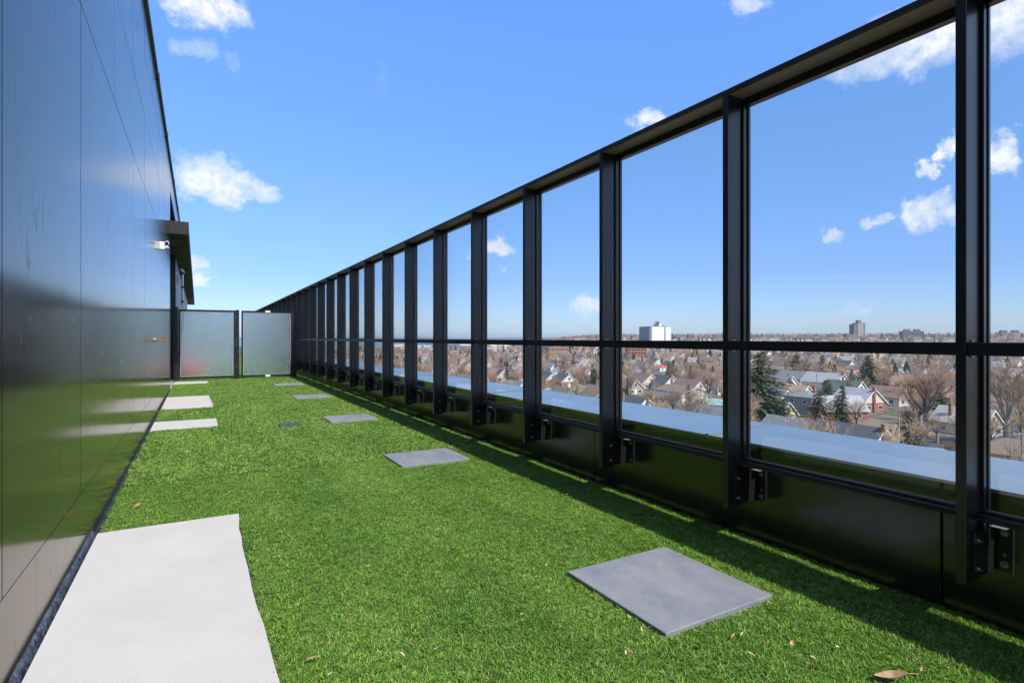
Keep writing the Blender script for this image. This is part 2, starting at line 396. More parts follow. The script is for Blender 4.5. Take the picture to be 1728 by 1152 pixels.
# dry leaves and bits of debris on the grass
def ground(px, py, h=EYE):
    Z = F * h / (py - HY); Rr = Z * (px - 864) / F
    return Z * sn + Rr * cs, Z * cs - Rr * sn
def leaf_mesh(l, wd, curl):
    m_ = MB(); n = 5
    rows = []
    for i in range(n + 1):
        t_ = i / n; ww = wd * math.sin(math.pi * min(1, t_ * .92 + .05)) ** .8 * (1 - .2 * t_); z = curl * (t_ - .5) ** 2 * 4
        rows.append([(-ww / 2, l * (t_ - .5), z + ww * .35), (0, l * (t_ - .5), z), (ww / 2, l * (t_ - .5), z + ww * .25)])
    for i in range(n):
        for j in range(2): m_.face([rows[i][j], rows[i][j + 1], rows[i + 1][j + 1], rows[i + 1][j]])
    m_.face([(-.001, l * -.5, curl), (.001, -l * .5, curl), (.001, -l * .8, curl * .6), (-.001, -l * .8, curl * .6)])
    return m_.mesh('leaf', M_leaf)
LM = [leaf_mesh(.05, .022, .006), leaf_mesh(.035, .02, .008), leaf_mesh(.065, .012, .004)]
leaves = [(1505, 1143, 2.0, 0, 'largest tan dry leaf, cut by the bottom edge of the photo on the right'), (1590, 1056, 1.1, 1, 'brown dry leaf lying in the fence shadow at lower right'),
          (1336, 1087, .8, 1, 'small curled tan leaf right of the nearest grey paver'), (1237, 1073, .7, 2, 'thin pale leaf on the grass just below the nearest grey paver right corner'),
          (527, 1112, .8, 0, 'small tan leaf right of the large concrete slab, near the bottom edge'), (735, 1095, .5, 2, 'short straw like leaf in the lower middle of the turf'),
          (1060, 1097, .7, 2, 'straw coloured sliver of leaf left of the nearest grey paver tip'), (986, 893, .5, 1, 'tiny whitish leaf above left of the nearest grey paver'),
          (955, 926, .5, 1, 'tiny tan leaf close to the left corner of the nearest grey paver'), (715, 847, .6, 1, 'tiny brown leaf in the open middle of the turf'),
          (232, 853, 1.1, 0, 'tan leaf on the grass above the large concrete slab'), (186, 871, .8, 2, 'pale leaf at the foot of the black wall above the large slab'),
          (534, 955, .5, 2, 'thin brown leaf between the large slab and the nearest paver'), (1075, 894, .5, 2, 'thin brown leaf at the edge of the fence shadow above the near paver'),
          (1352, 1108, .6, 1, 'small brown leaf low on the right of the turf'), (363, 676, .9, 1, 'pale leaf beside the third concrete slab'), (309, 663, .9, 1, 'pale leaf behind the third concrete slab'),
          (302, 700, 1.1, 1, 'brown leaf between the second and third concrete slab'), (316, 762, 1.2, 2, 'tan sliver of leaf in the left half of the turf'), (1557, 1132, .8, 1, 'pale leaf right of the largest leaf at the bottom edge')]
for i, (px, py, s_, k, lb) in enumerate(leaves):
    gx, gy = ground(px, py, EYE - .012)
    o = link('dry_leaf', LM[k], None, (gx, gy, .014), 0, label=lb, cat='leaf', group='dry leaves scattered on the turf')
    o.rotation_euler = (random.uniform(-.3, .3), random.uniform(-.3, .3), random.uniform(0, 6.3)); o.scale = (s_,) * 3

m_ = MB()
for i in range(120):
    x, y = random.uniform(XW + .1, XP - .1), 1.0 + 9 * random.random() ** 1.6
    if in_slab(x, y, .02): continue
    a = random.uniform(0, 6.28); l_, w_ = random.uniform(.004, .013), random.uniform(.0015, .004); z = .012
    u = Vector((math.cos(a) * l_, math.sin(a) * l_, random.uniform(-.004, .004))); v = Vector((-math.sin(a) * w_, math.cos(a) * w_, .001)); p = Vector((x, y, z + random.uniform(-.004, .004)))
    m_.face([p - u - v, p + u * .6 - v, p + u, p + v * .8, p - u * .7 + v])
link('turf_debris', m_.mesh('turf_debris', mat('straw_bits', (.50, .40, .26), .8, island=.4)), kind='stuff', label='tiny straw coloured bits scattered over the turf', cat='debris')

# ------------------------------------------------------------------ the black panelled wall on the left
WALL = thing('panelled_wall', 'tall glossy black metal panelled building wall along the left side of the terrace', 'wall', (0, 0, 0))
SP = 1.364; Y0 = 2.33; G = .008; YEND = Y0 + 9 * SP + .15
part('backing_wall', BX(-1.0, XW - .02, -5.4, YEND - .01, -.3, 5.1), M_dark, WALL)
rows = [(.316, 2.93), (2.93, 3.76), (3.76, 4.5), (4.5, 5.1)]
cache = {}
def pan(y0, y1, z0, z1, g=G):
    key = (round(y1 - y0, 3), z0, z1)
    if key not in cache:
        cache[key] = BX(XW - .02, XW, g / 2, (y1 - y0) - g / 2, z0 + g / 2, z1 - g / 2).mesh('panel', M_panel)
    part('panel', cache[key], None, WALL, (random.uniform(-.0006, .0006), y0, 0))
ys = [Y0 + i * SP for i in range(-5, 10)]
for i in range(len(ys)):
    a = ys[i]; b = ys[i + 1] if i + 1 < len(ys) else YEND
    for z0, z1 in rows: pan(a, b, z0, z1)
yy = YEND
while yy < 40:
    pan(yy, yy + SP, 4.5, 5.1); yy += SP
yb = -5.4; k = 0
while yb < YEND - .1:
    ye = min(yb + 2.72, YEND); part('base_flashing', BX(XW - .01, XW + .0008, yb + .001, ye - .001, -.03, .3175), M_panel, WALL); yb = ye
part('parapet_cap', BX(-1.2, XW + .035, -5.4, 40.5, 5.1, 5.16), M_black, WALL, bevel=.004)
for q in (4.6, 7.3, 10.0, 12.8, 16.5, 20): part('cap_seam', BX(XW - .05, XW + .041, q, q + .03, 5.09, 5.20), M_black, WALL)
# doorway niche and the wall that goes on behind it
part('niche_wall', BX(-1.5, -1.3, YEND - .02, 18.6, -.3, 4.49), M_dark, WALL)
part('upper_backing', BX(-1.3, XW - .02, YEND, 40, 4.47, 5.1), M_dark, WALL)
part('end_wall', BX(-1.5, XW - .003, 18.6, 40, -.3, 4.48), mat('charcoal_cladding', (.02, .02, .021), .4), WALL)
can = part('canopy', BX(-1.3, -.176, YEND - .12, 45.5, 3.51, 3.80), M_alu, WALL, bevel=.004)
cj = MB()
yy = YEND + .6
while yy < 45: cj.box(-1.2, -.19, yy, yy + .02, 3.498, 3.512); yy += 1.36
part('canopy_joint', cj, M_black, can)
cc = MB()
for i in range(8): cc.box(-.178, -.166, YEND - .12, YEND - .10, 3.53 + i * .034, 3.545 + i * .034)
part('edge_clip', cc, M_black, can)
dj = MB().box(-1.0, -.62, YEND + .02, YEND + .10, 0, 2.5); part('door_jamb', dj, M_black, WALL)
dr = part('door', BX(-1.05, -.60, 16.6, 16.66, .02, 2.3), mat('dark_door', (.018, .018, .018), .35), WALL)
part('handle', MB().tube((-.66, 16.56, .95), (-.66, 16.56, 1.35), .012), M_bolt, dr)

lg = thing('conduit_lamp', 'grey bracket lamp with a conduit on the wall under the canopy, above the gate', 'lamp', (-.5, 20, 2.2))
part('conduit', MB().tube((.10, 0, -.03), (.10, 0, .92), .03, n=8), M_silver, lg)
part('arm', MB().tube((-.05, 0, 1.05), (.06, 0, 1.08), .025, n=8).tube((.06, 0, 1.08), (.15, 0, .98), .035, .02, n=8), M_silver, lg)
part('box', BX(-.04, .02, -.05, .05, .62, .88), M_silver, lg, bevel=.006)
for zz in (.05, .5): part('clamp', BX(.05, .14, -.04, .04, zz, zz + .06), M_black, lg)

# security light on the wall
sl = thing('security_light', 'small white security light fixed high on the black wall near the canopy', 'security light', (XW, 9.1 + 1.6, 2.66))
part('mounting_box', BX(0, .075, -.055, .055, -.065, .06), M_offwhite, sl, bevel=.006)
part('arm', MB().tube((.07, 0, .02), (.10, 0, .04), .016, n=10), M_offwhite, sl)
hd = part('lamp_head', MB().tube((.105, -.06, .035), (.105, .05, .065), .035, .03, n=14), M_offwhite, sl)
part('lens', MB().tube((.105, -.064, .034), (.105, -.06, .035), .028, n=14), M_dark, hd)
part('sensor', MB().tube((.07, -.02, -.03), (.125, -.04, -.02), .022, .026, n=12), M_offwhite, sl)

# copper tap
tp = thing('garden_tap', 'copper outdoor tap sticking out of the black wall at hip height', 'tap', (XW, 9.55, 1.12))
part('escutcheon', MB().tube((0, 0, 0), (.012, 0, 0), .035, n=16), M_bolt, tp)
part('pipe', MB().tube((.012, 0, 0), (.10, 0, .0), .014, n=10).tube((.10, 0, 0), (.145, 0, .008), .020, n=10).tube((.03, 0, 0), (.045, 0, 0), .022, n=6), M_copper, tp)
part('spout', MB().tube((.13, 0, .005), (.155, 0, -.028), .014, .012, n=10), M_copper, tp)
tv = part('valve_wheel', MB().tube((.125, 0, .03), (.125, 0, .040), .028, n=14).tube((.125, 0, 0), (.125, 0, .03), .008, n=8), M_red, tp)

# ------------------------------------------------------------------ parapet and coping on the right
PAR = thing('parapet', 'low black panelled parapet behind the fence posts, with a wide blue grey metal coping', 'parapet')
part('core', BX(XP + .02, 3.38, -5.4, 46, -.6, .50), M_dark, PAR)
ys = [1.15 + 2.4 * i for i in range(-3, 19)]
pm = BX(XP, XP + .016, .004, 2.4 - .004, -.035, .526).mesh('panel', M_par, .002)
for y in ys: part('panel', pm, None, PAR, (random.uniform(-.001, .001), y, 0))
cpm = MB()
cpm.prism([(XP - .012, .541), (3.41, .562), (3.41, .49), (3.405, .49), (3.405, .556), (XP - .006, .536), (XP - .006, .527), (XP - .012, .527)], 'y', .003, 2.997)
cpm = cpm.mesh('coping_sheet', M_coping)
sm = MB().prism([(XP - .015, .524), (XP - .015, .548), (3.414, .569), (3.414, .49)], 'y', -.012, .012).mesh('seam_cover', M_coping)
for i in range(-3, 15):
    c_ = part('coping_sheet', cpm, None, PAR, (0, 2.405 + 3.0 * i, random.uniform(0, .002)))
    part('seam_cover', sm, None, c_, (0, 0, 0))

# ------------------------------------------------------------------ the glass fence
FEN = thing('glass_fence', 'tall black framed glass windscreen fence along the right edge of the terrace', 'fence')
PA = 2.55; S = 1.0895; PY = .967; PW = .036
NB = range(-4, 31)
post_me = BX(PA, PA + .115, 0, PW, .205, 2.498).mesh('post', M_black, .002)
stop_me = MB()
for yy0, yy1 in ((-.012, 0), (PW, PW + .012)):
    stop_me.box(PA + .117, PA + .138, yy0, yy1, .40, 2.46); stop_me.box(PA + .160, PA + .176, yy0, yy1, .40, 2.46)
stop_me.box(PA + .1155, PA + .176, 0.001, PW - .001, .38, 2.497)
stop_me = stop_me.mesh('glazing_bead', M_black)
edge_me = BX(PA + .139, PA + .141, PW + .012, PW + .018, .478, 1.083).box(PA + .139, PA + .141, PW + .012, PW + .018, 1.134, 2.44).mesh('glass_edge_trim', M_silver)
top_me = BX(PA - .004, PA + .14, .001, S - .001, 2.4985, 2.526).mesh('top_rail', M_black, .002)
bounce_strip_me = BX(PA + .006, PA + .126, PW + .001, S - .001, 2.4955, 2.498).mesh('bounce_strip', mat('rail_underside_bounce', (.21, .15, .125), .5))  # brown grey strip under the black rail, bounce light put into its colour
head_me = BX(PA + .128, PA + .170, PW + .001, S - .001, 2.455, 2.498).mesh('head_bead', M_black)
mid_me = BX(PA + .004, PA + .062, PW + .0005, S - .0005, 1.083, 1.133).mesh('mid_rail', M_black, .002)
midf_me = BX(PA - .0015, PA + .06, -.0005, PW + .0005, 1.084, 1.132).mesh('mid_rail', M_black)
sill_me = BX(PA + .095, PA + .180, PW + .0005, S - .0005, .440, .462).box(PA + .125, PA + .170, PW + .013, S - .013, .4625, .4715).mesh('bottom_rail', M_black, .0015)
lip_me = BX(PA + .080, PA + .094, PW + .001, S - .001, .440, .449).mesh('rail_lip', M_alu)
gls = BX(PA + .143, PA + .151, PW + .002, S - .002, .462, 1.100).mesh('glass_pane', M_glass)
glu = BX(PA + .143, PA + .151, PW + .002, S - .002, 1.104, 2.470).mesh('glass_pane', M_glass)
gtrim = BX(PA + .139, PA + .1425, PW + .013, S - .013, .4725, .476).mesh('glass_edge_trim', M_silver)
# L brackets: one leg bolted to the post side, the other to the parapet
bn = BX(PA + .045, XP - .001, -.0075, -.0005, .22, .40).box(XP - .009, XP - .001, -.060, -.008, .22, .40).mesh('bracket', M_black, .0012)
bf = BX(PA + .045, XP - .001, PW + .0005, PW + .0075, .22, .40).box(XP - .009, XP - .001, PW + .008, PW + .060, .22, .40).mesh('bracket', M_black, .0012)
bed = BX(XP - .0105, XP - .0005, -.0625, -.0605, .218, .402).box(XP - .060, XP - .001, -.055, -.005, .4005, .4022).mesh('bracket_sunlit_edge', M_silver)  # bright edge strips on the black bracket, sunlight put into their colour
def bolt_mesh(ax):
    m_ = MB()
    if ax == 'y': m_.tube((0, 0, 0), (0, -.003, 0), .011, n=12).tube((0, -.003, 0), (0, -.010, 0), .0075, n=6).tube((0, -.010, 0), (0, -.016, 0), .004, n=8)
    else: m_.tube((0, 0, 0), (-.003, 0, 0), .014, n=12).tube((-.003, 0, 0), (-.011, 0, 0), .0095, n=6).tube((-.011, 0, 0), (-.018, 0, 0), .005, n=8)
    return m_.mesh('bolt', M_bolt)
bly, blx = bolt_mesh('y'), bolt_mesh('x')
for i in NB:
    y = PY + S * i
    part('post', post_me, None, FEN, (0, y, 0)); part('glazing_bead', stop_me, None, FEN, (0, y, 0))
    part('bounce_strip', bounce_strip_me, None, part('top_rail', top_me, None, FEN, (0, y, 0)))
    if i < 24: part('glass_edge_trim', edge_me, None, FEN, (0, y, 0)); part('glass_edge_trim', gtrim, None, FEN, (0, y, 0))
    part('head_bead', head_me, None, FEN, (0, y, 0)); part('mid_rail', mid_me, None, FEN, (0, y, 0)); part('mid_rail', midf_me, None, FEN, (0, y, 0))
    br = part('bottom_rail', sill_me, None, FEN, (0, y, 0)); part('rail_lip', lip_me, None, br)
    part('glass_pane', gls, None, FEN, (0, y, 0)); part('glass_pane', glu, None, FEN, (0, y, 0))
    b1 = part('bracket', bn, None, FEN, (0, y, 0)); b2 = part('bracket', bf, None, FEN, (0, y, 0))
    if -2 < i < 18:
        part('bracket_sunlit_edge', bed, None, b1)
        for z in (.255, .365): part('bolt', bly, None, b1, (PA + .075, -.0077, z))
        for z in (.25, .375): part('bolt', blx, None, b1, (XP - .010, -.034, z))
        if i < 6:
            part('screw', blx, None, b1, (XP - .008, -.034, .285)).scale = (.5, .5, .5)
            for z in (.25, .375): part('bolt', blx, None, b2, (XP - .010, PW + .034, z))
            for zz in (1.078, 1.138):
                for q in (.035, .05): part('screw', MB().tube((0, -.001, 0), (0, -.005, 0), .004, n=8), M_bolt, FEN, (PA + q, y, zz))

# ------------------------------------------------------------------ frosted gates
GY = 17.4
def gate(x0, x1, label):
    g = thing('gate', label, 'gate', (x0, GY, 0), group='frosted glass gates across the terrace')
    W = x1 - x0; t_ = .045; zb, zt = .045, 1.925
    part('frame', BX(0, t_, -.02, .02, zb, zt).box(W - t_, W, -.02, .02, zb, zt).box(t_, W - t_, -.02, .02, zb, zb + .05).box(t_, W - t_, -.02, .02, zt - .06, zt), M_black, g)
    part('glass_pane', BX(t_ - .005, W - t_ + .005, -.005, .005, zb + .045, zt - .055), M_frost, g)
    part('glazing_bead', BX(t_, t_ + .012, -.024, -.006, zb + .05, zt - .06).box(W - t_ - .012, W - t_, -.024, -.006, zb + .05, zt - .06).box(t_ + .012, W - t_ - .012, -.024, -.006, zb + .05, zb + .062).box(t_ + .012, W - t_ - .012, -.024, -.006, zt - .072, zt - .06), M_silver, g)
    return g, W
g1, W1 = gate(-.445, .93, 'left frosted glass gate panel in a black frame next to the black wall')
g2, W2 = gate(1.085, 2.44, 'right frosted glass gate leaf with white clips, hinged beside the fence')
hb = BX(-.012, .035, -.05, -.021, -.06, .06).mesh('hinge', M_alu, .003)
for z in (.28, .98, 1.68): part('hinge', hb, None, g2, (W2 - .01, 0, z))
part('clip', BX(W2 * .46, W2 * .46 + .13, -.035, .03, 1.885, 1.935), M_offwhite, g2)
part('clip', BX(W2 * .46, W2 * .46 + .13, -.035, .03, .03, .085), M_offwhite, g2)
for z in (.3, .9, 1.0, 1.7):
    part('bolt', bly, None, g1, (.02, -.021, z)); part('bolt', bly, None, g1, (W1 - .02, -.021, z))
gp = thing('gate_post', 'black steel post with bolts between the two frosted gates', 'gate post', (.98, GY, 0))
part('post', BX(-.048, .05, -.03, .03, -.02, 1.94), M_black, gp, bevel=.003)
part('cap', BX(.052, .10, -.015, .015, 1.86, 1.93), M_offwhite, gp)
for z in (.35, .42, .95, 1.02, 1.09, 1.75): part('bolt', bly, None, gp, (-.02, -.03, z))
gp = thing('gate_post', 'black steel post at the wall side of the left frosted gate', 'gate post', (-.50, GY, 0))
part('post', BX(-.045, .05, -.03, .03, -.02, 1.99), M_black, gp, bevel=.003)
gp = thing('gate_post', 'black steel post between the right frosted gate and the fence', 'gate post', (2.495, GY, 0))
part('post', BX(-.05, .055, -.03, .03, -.02, 1.93), M_black, gp, bevel=.003)
cr = thing('storage_crate', 'orange red box seen blurred through the bottom of the left frosted gate', 'box', (-.12, 19.8, 0))
part('body', BX(-.25, .22, -.2, .2, 0, .42), M_red, cr, bevel=.02); part('lid', BX(-.27, .24, -.22, .22, .421, .47), M_red, cr, bevel=.015)

# ------------------------------------------------------------------ the town below
def sstep(a, b, x):
    t_ = min(1, max(0, (x - a) / (b - a))); return t_ * t_ * (3 - 2 * t_)
def terr(x, y):
    r = math.hypot(x, y); a = math.degrees(math.atan2(x, y))
    rise = sstep(26, 40, a) * (1 - sstep(115, 150, a)) * sstep(330, 1500, r) * 25.0
    return GZ + rise + .5 * mnoise.noise(Vector((x * .01, y * .01, 0)))
def proj(x, y, z):
    Z = y * cs + x * sn; Rr = x * cs - y * sn
    return (864 + F * Rr / Z, HY - F * (z - EYE) / Z, Z) if Z > 1 else (None, None, Z)
def place(px, Z):
    Rr = Z * (px - 864) / F
    return Z * sn + Rr * cs, Z * cs - Rr * sn
m_ = MB(); rings = [0.5, 25, 45, 60, 80, 100, 125, 150, 180, 220, 260, 310, 370, 440, 520, 620, 740, 880, 1050, 1250, 1500, 1900, 2500, 3500, 5000, 7500, 11000]
NA = 144
for r in rings:
    for k in range(NA):
        a = 2 * math.pi * k / NA; x, y = r * math.sin(a), r * math.cos(a); m_.v.append((x, y, terr(x, y)))
for i in range(len(rings) - 1):
    for k in range(NA):
        j = (k + 1) % NA; m_.f.append((i * NA + k, i * NA + j, (i + 1) * NA + j, (i + 1) * NA + k)); m_.mi.append(0)
def ground_mat():
    mt = bpy.data.materials.new('town_ground'); mt.use_nodes = True; t = NT(mt.node_tree); p = t.n['Principled BSDF']
    pos = t.node('ShaderNodeNewGeometry').outputs['Position']
    a = t.noise(pos, .03, 6, .6); b = t.noise(pos, .25, 5, .6)
    c = t.mixc(t.mr(a, .4, .6), (0.12, 0.125, 0.06), (0.25, 0.185, 0.12)); c = t.mixc(t.mr(b, .45, .62), c, (0.16, 0.15, 0.14))
    t.l.new(c, p.inputs['Base Color']); p.inputs['Roughness'].default_value = 1; p.inputs['Specular IOR Level'].default_value = .1
    return mt
o = link('town_ground', m_.mesh('town_ground', ground_mat()), kind='structure')
m_ = MB(); ws = [-25 + 2 * k for k in range(28)]
def shore(a): return 1200 + 60 * mnoise.noise(Vector((a * .3, 7, 0)))
for a, b in zip(ws, ws[1:]):
    m_.face([(shore(a) * math.sin(R(a)), shore(a) * math.cos(R(a)), GZ + .9), (shore(b) * math.sin(R(b)), shore(b) * math.cos(R(b)), GZ + .9), (8000 * math.sin(R(b)), 8000 * math.cos(R(b)), GZ + .9), (8000 * math.sin(R(a)), 8000 * math.cos(R(a)), GZ + .9)])
link('bay_water', m_.mesh('bay_water', mat('blue_bay_water', (.035, .065, .10), .25, var=.6, vscale=.003, col2=(.05, .09, .13))), kind='structure')
m_ = MB(); ws = [-25 + 1 * k for k in range(60)]; pv_ = None
for a in ws:
    h = 28 + 14 * mnoise.noise(Vector((a * .22, 3, 0))) ; cu = [(q * math.sin(R(a)), q * math.cos(R(a)), z) for q, z in ((7000, GZ), (7400, GZ + h), (8600, GZ + h))]
    if pv_:
        for k in range(2): m_.face([pv_[k], cu[k], cu[k + 1], pv_[k + 1]])
    pv_ = cu
link('far_shore', m_.mesh('far_shore', mat('far_hillside', (.09, .09, .07), 1.0)), kind='structure')
# the block the terrace stands on
link('apartment_block', BX(-14, 3.36, -12, 46, GZ - .5, -.36).mesh('apartment_block', mat('grey_block_wall', (.25, .25, .26), .7)),
     label='the tall building whose roof carries the grassed terrace', cat='building')
for i, yr in enumerate(range(60, 520, 66)):
    m_ = MB(); xs = [-60 + 12 * k for k in range(60)]
    for a, b in zip(xs, xs[1:]):
        m_.face([(a, yr - 4, terr(a, yr - 4) + .08), (b, yr - 4, terr(b, yr - 4) + .08), (b, yr + 4, terr(b, yr + 4) + .08), (a, yr + 4, terr(a, yr + 4) + .08)])
    link('street', m_.mesh('street', mat('asphalt', (.075, .075, .078), .9)), kind='structure')
for i, xr in enumerate((95, 260, 430)):
    m_ = MB(); yy = [20 + 12 * k for k in range(46)]
    for a, b in zip(yy, yy[1:]):
        m_.face([(xr - 4, a, terr(xr, a) + .12), (xr + 4, a, terr(xr, a) + .12), (xr + 4, b, terr(xr, b) + .12), (xr - 4, b, terr(xr, b) + .12)])
    link('street', m_.mesh('street', MATS['asphalt']), kind='structure')

M_brick = mat('red_brick', (0.36, 0.155, 0.095), .85, var=.7, vscale=3, col2=(0.27, 0.12, 0.08), bump=.2, bscale=8)
M_brick2 = mat('orange_brick', (0.42, 0.22, 0.12), .85, var=.7, vscale=3, col2=(0.33, 0.17, 0.10))
M_tanb = mat('tan_brick', (0.42, 0.34, 0.25), .85, var=.6, vscale=3, col2=(.34, .26, .19))
def siding(name, col):
    mt = bpy.data.materials.new(name); mt.use_nodes = True; t = NT(mt.node_tree); p = t.n['Principled BSDF']
    g = t.node('ShaderNodeNewGeometry').outputs['Position']; sx_ = t.node('ShaderNodeSeparateXYZ'); t.l.new(g, sx_.inputs[0])
    f = t.m('FRACT', t.m('MULTIPLY', sx_.outputs[2], 5.0))
    c = t.mixc(t.mr(f, 0, .15), tuple(q * .8 for q in col), col); t.l.new(c, p.inputs['Base Color']); p.inputs['Roughness'].default_value = .6
    return mt
M_wsid = siding('white_siding', (0.76, 0.75, 0.72)); M_csid = siding('cream_siding', (0.66, 0.58, 0.44)); M_gsid = siding('grey_siding', (0.22, 0.22, 0.23)); M_psid = siding('pink_siding', (0.66, 0.48, 0.40))
def roofm(name, col):
    mt = bpy.data.materials.new(name); mt.use_nodes = True; t = NT(mt.node_tree); p = t.n['Principled BSDF']
    g = t.node('ShaderNodeNewGeometry').outputs['Position']
    n = t.noise(g, 3.5, 5, .7); n2 = t.noise(g, .35, 3)
    c = t.mixc(t.mr(n, .3, .7), tuple(q * .75 for q in col), tuple(min(1, q * 1.25) for q in col)); c = t.mixc(t.mr(n2, .4, .6, 0, .35), c, tuple(q * .7 + .03 for q in col))
    t.l.new(c, p.inputs['Base Color']); p.inputs['Roughness'].default_value = .9; return mt
M_rgrey = roofm('grey_shingle', (.20, .20, .21)); M_rdark = roofm('charcoal_shingle', (.085, .088, .095)); M_rlight = roofm('pale_grey_shingle', (.36, .36, .36))
M_rbrown = roofm('brown_shingle', (.21, .15, .115)); M_rgreen = roofm('green_shingle', (.09, .145, .11)); M_rteal = roofm('teal_roof', (.23, .38, .34)); M_rtan = roofm('tan_shingle', (.36, .25, .17))
M_pane = mat('dark_window_pane', (.02, .025, .03), .08, .8); M_trim = mat('white_trim', (.78, .77, .75), .5)
M_garage = mat('orange_door', (.55, .22, .08), .6)

def house_parts(w_=8, l_=11, hw=3.0, pitch=.85, wallm=M_brick, gabm=M_wsid, roofmt=M_rgrey, chim=1, chm=M_brick, hip=False, detail=True, two=False, dormer=False, door=None):
    """list of (name, mesh, loc, [subparts]); ridge along local y, gables at both ends"""
    P = []; hwid = w_ / 2; rz = hw + hwid * pitch; th = .22; ov = .45
    P.append(('wall', BX(-hwid, hwid, -l_ / 2, l_ / 2, -.6, hw).mesh('wall', wallm), (0, 0, 0), []))
    if not hip:
        g = MB().prism([(-hwid + .01, hw), (hwid - .01, hw), (0, rz)], 'y', -l_ / 2 + .005, l_ / 2 - .005)
        P.append(('gable', g.mesh('gable', gabm), (0, 0, 0), []))
        rf = MB()
        for s_ in (-1, 1):
            e = (s_ * (hwid + ov), hw - ov * pitch)
            rf.prism([e, (0, rz + .02), (0, rz + .02 + th), (e[0], e[1] + th)], 'y', -l_ / 2 - ov, l_ / 2 + ov)
        P.append(('roof', rf.mesh('roof', roofmt), (0, 0, 0), []))
        fs = MB()
        for ye in (-l_ / 2 - ov - .04, l_ / 2 + ov + .01):
            for s_ in (-1, 1):
                e = (s_ * (hwid + ov + .02), hw - ov * pitch - .12)
                fs.prism([e, (0, rz - .10), (0, rz + th + .03), (e[0], e[1] + th + .12)], 'y', ye, ye + .03)
        P.append(('fascia', fs.mesh('fascia', M_trim), (0, 0, 0), []))
    else:
        rf = MB(); a, b = hwid + ov, l_ / 2 + ov; zz = hw - .05; k = max(.01, b - a); pk = hw + a * pitch * .6
        v = [(-a, -b, zz), (a, -b, zz), (a, b, zz), (-a, b, zz), (0, -k, pk), (0, k, pk)]
        rf.v += v; rf.f += [(0, 1, 4), (1, 2, 5, 4), (2, 3, 5), (3, 0, 4, 5), (0, 3, 2, 1)]; rf.mi += [0] * 5
        P.append(('roof', rf.mesh('roof', roofmt), (0, 0, 0), []))
    if chim:
        cx = hwid * (.55 if chim == 1 else -.1); cy = -l_ / 2 - .25 if chim == 2 else (-l_ * .2)
        P.append(('chimney', BX(cx - .4, cx + .4, cy - .35, cy + .35, 0, rz + .9).box(cx - .47, cx + .47, cy - .42, cy + .42, rz + .9, rz + 1.05).mesh('chimney', chm), (0, 0, 0), []))
    if detail:
        def win(x, y, z, ww, hh, ax):
            if ax == 'y':
                s_ = -1 if y < 0 else 1
                a, b = sorted((y, y + s_ * .07)); f = BX(x - ww / 2 - .12, x + ww / 2 + .12, a, b, z - hh / 2 - .12, z + hh / 2 + .12)
                a, b = sorted((y + s_ * .071, y + s_ * .085)); p = BX(x - ww / 2, x - .04, a, b, z - hh / 2, z + hh / 2).box(x + .04, x + ww / 2, a, b, z - hh / 2, z + hh / 2)
            else:
                s_ = -1 if x < 0 else 1
                a, b = sorted((x, x + s_ * .07)); f = BX(a, b, y - ww / 2 - .12, y + ww / 2 + .12, z - hh / 2 - .12, z + hh / 2 + .12)
                a, b = sorted((x + s_ * .071, x + s_ * .085)); p = BX(a, b, y - ww / 2, y - .04, z - hh / 2, z + hh / 2).box(a, b, y + .04, y + ww / 2, z - hh / 2, z + hh / 2)
            P.append(('window', f.mesh('window', M_trim), (0, 0, 0), [('pane', p.mesh('pane', M_pane))]))
        for s_ in (-1, 1):
            win(0, s_ * l_ / 2, hw + hwid * pitch * .38, 1.1, 1.3, 'y') if not hip else None
            for x in (-hwid * .5, hwid * .5): win(x, s_ * l_ / 2, hw - 1.5, 1.5, 1.2, 'y')
            for y in (-l_ * .28, l_ * .2): win(s_ * hwid, y, hw - 1.5, 1.3, 1.2, 'x')
        if two:
            for s_ in (-1, 1):
                for x in (-hwid * .5, hwid * .5): win(x, s_ * l_ / 2, hw - 4.2, 1.5, 1.3, 'y')
        P.append(('door', BX(-.5, .5, -l_ / 2 - .05, -l_ / 2 - .001, 0, 2.1).mesh('door', M_trim if door is None else door), (0, 0, 0), []))
    if dormer:
        d = BX(hwid * .25, hwid * .85, -1.6, 1.6, hw, rz - .5).mesh('dormer', gabm)
        P.append(('dormer', d, (0, 0, 0), [('dormer_roof', BX(hwid * .1, hwid * .95, -1.9, 1.9, rz - .5, rz - .35).mesh('dormer_roof', roofmt)), ('pane', BX(hwid * .851, hwid * .87, -1, 1, hw + .4, rz - .8).mesh('pane', M_pane))]))
        d = BX(-hwid * .85, -hwid * .25, -1.6, 1.6, hw, rz - .5).mesh('dormer', gabm)
        P.append(('dormer', d, (0, 0, 0), [('dormer_roof', BX(-hwid * .95, -hwid * .1, -1.9, 1.9, rz - .5, rz - .35).mesh('dormer_roof', roofmt)), ('pane', BX(-hwid * .87, -hwid * .851, -1, 1, hw + .4, rz - .8).mesh('pane', M_pane))]))
    return P
def build_house(P, x, y, rz, label, name='house', group='houses in the streets below the terrace', cat='house', dz=0.0):
    t_ = thing(name, label, cat, (x, y, terr(x, y) + dz), rz, group)
    for nm, me, loc, subs in P:
        p = link(nm, me, t_, loc)
        for sn_, sm_ in subs: link(sn_, sm_, p)
    return t_
TAKEN = []
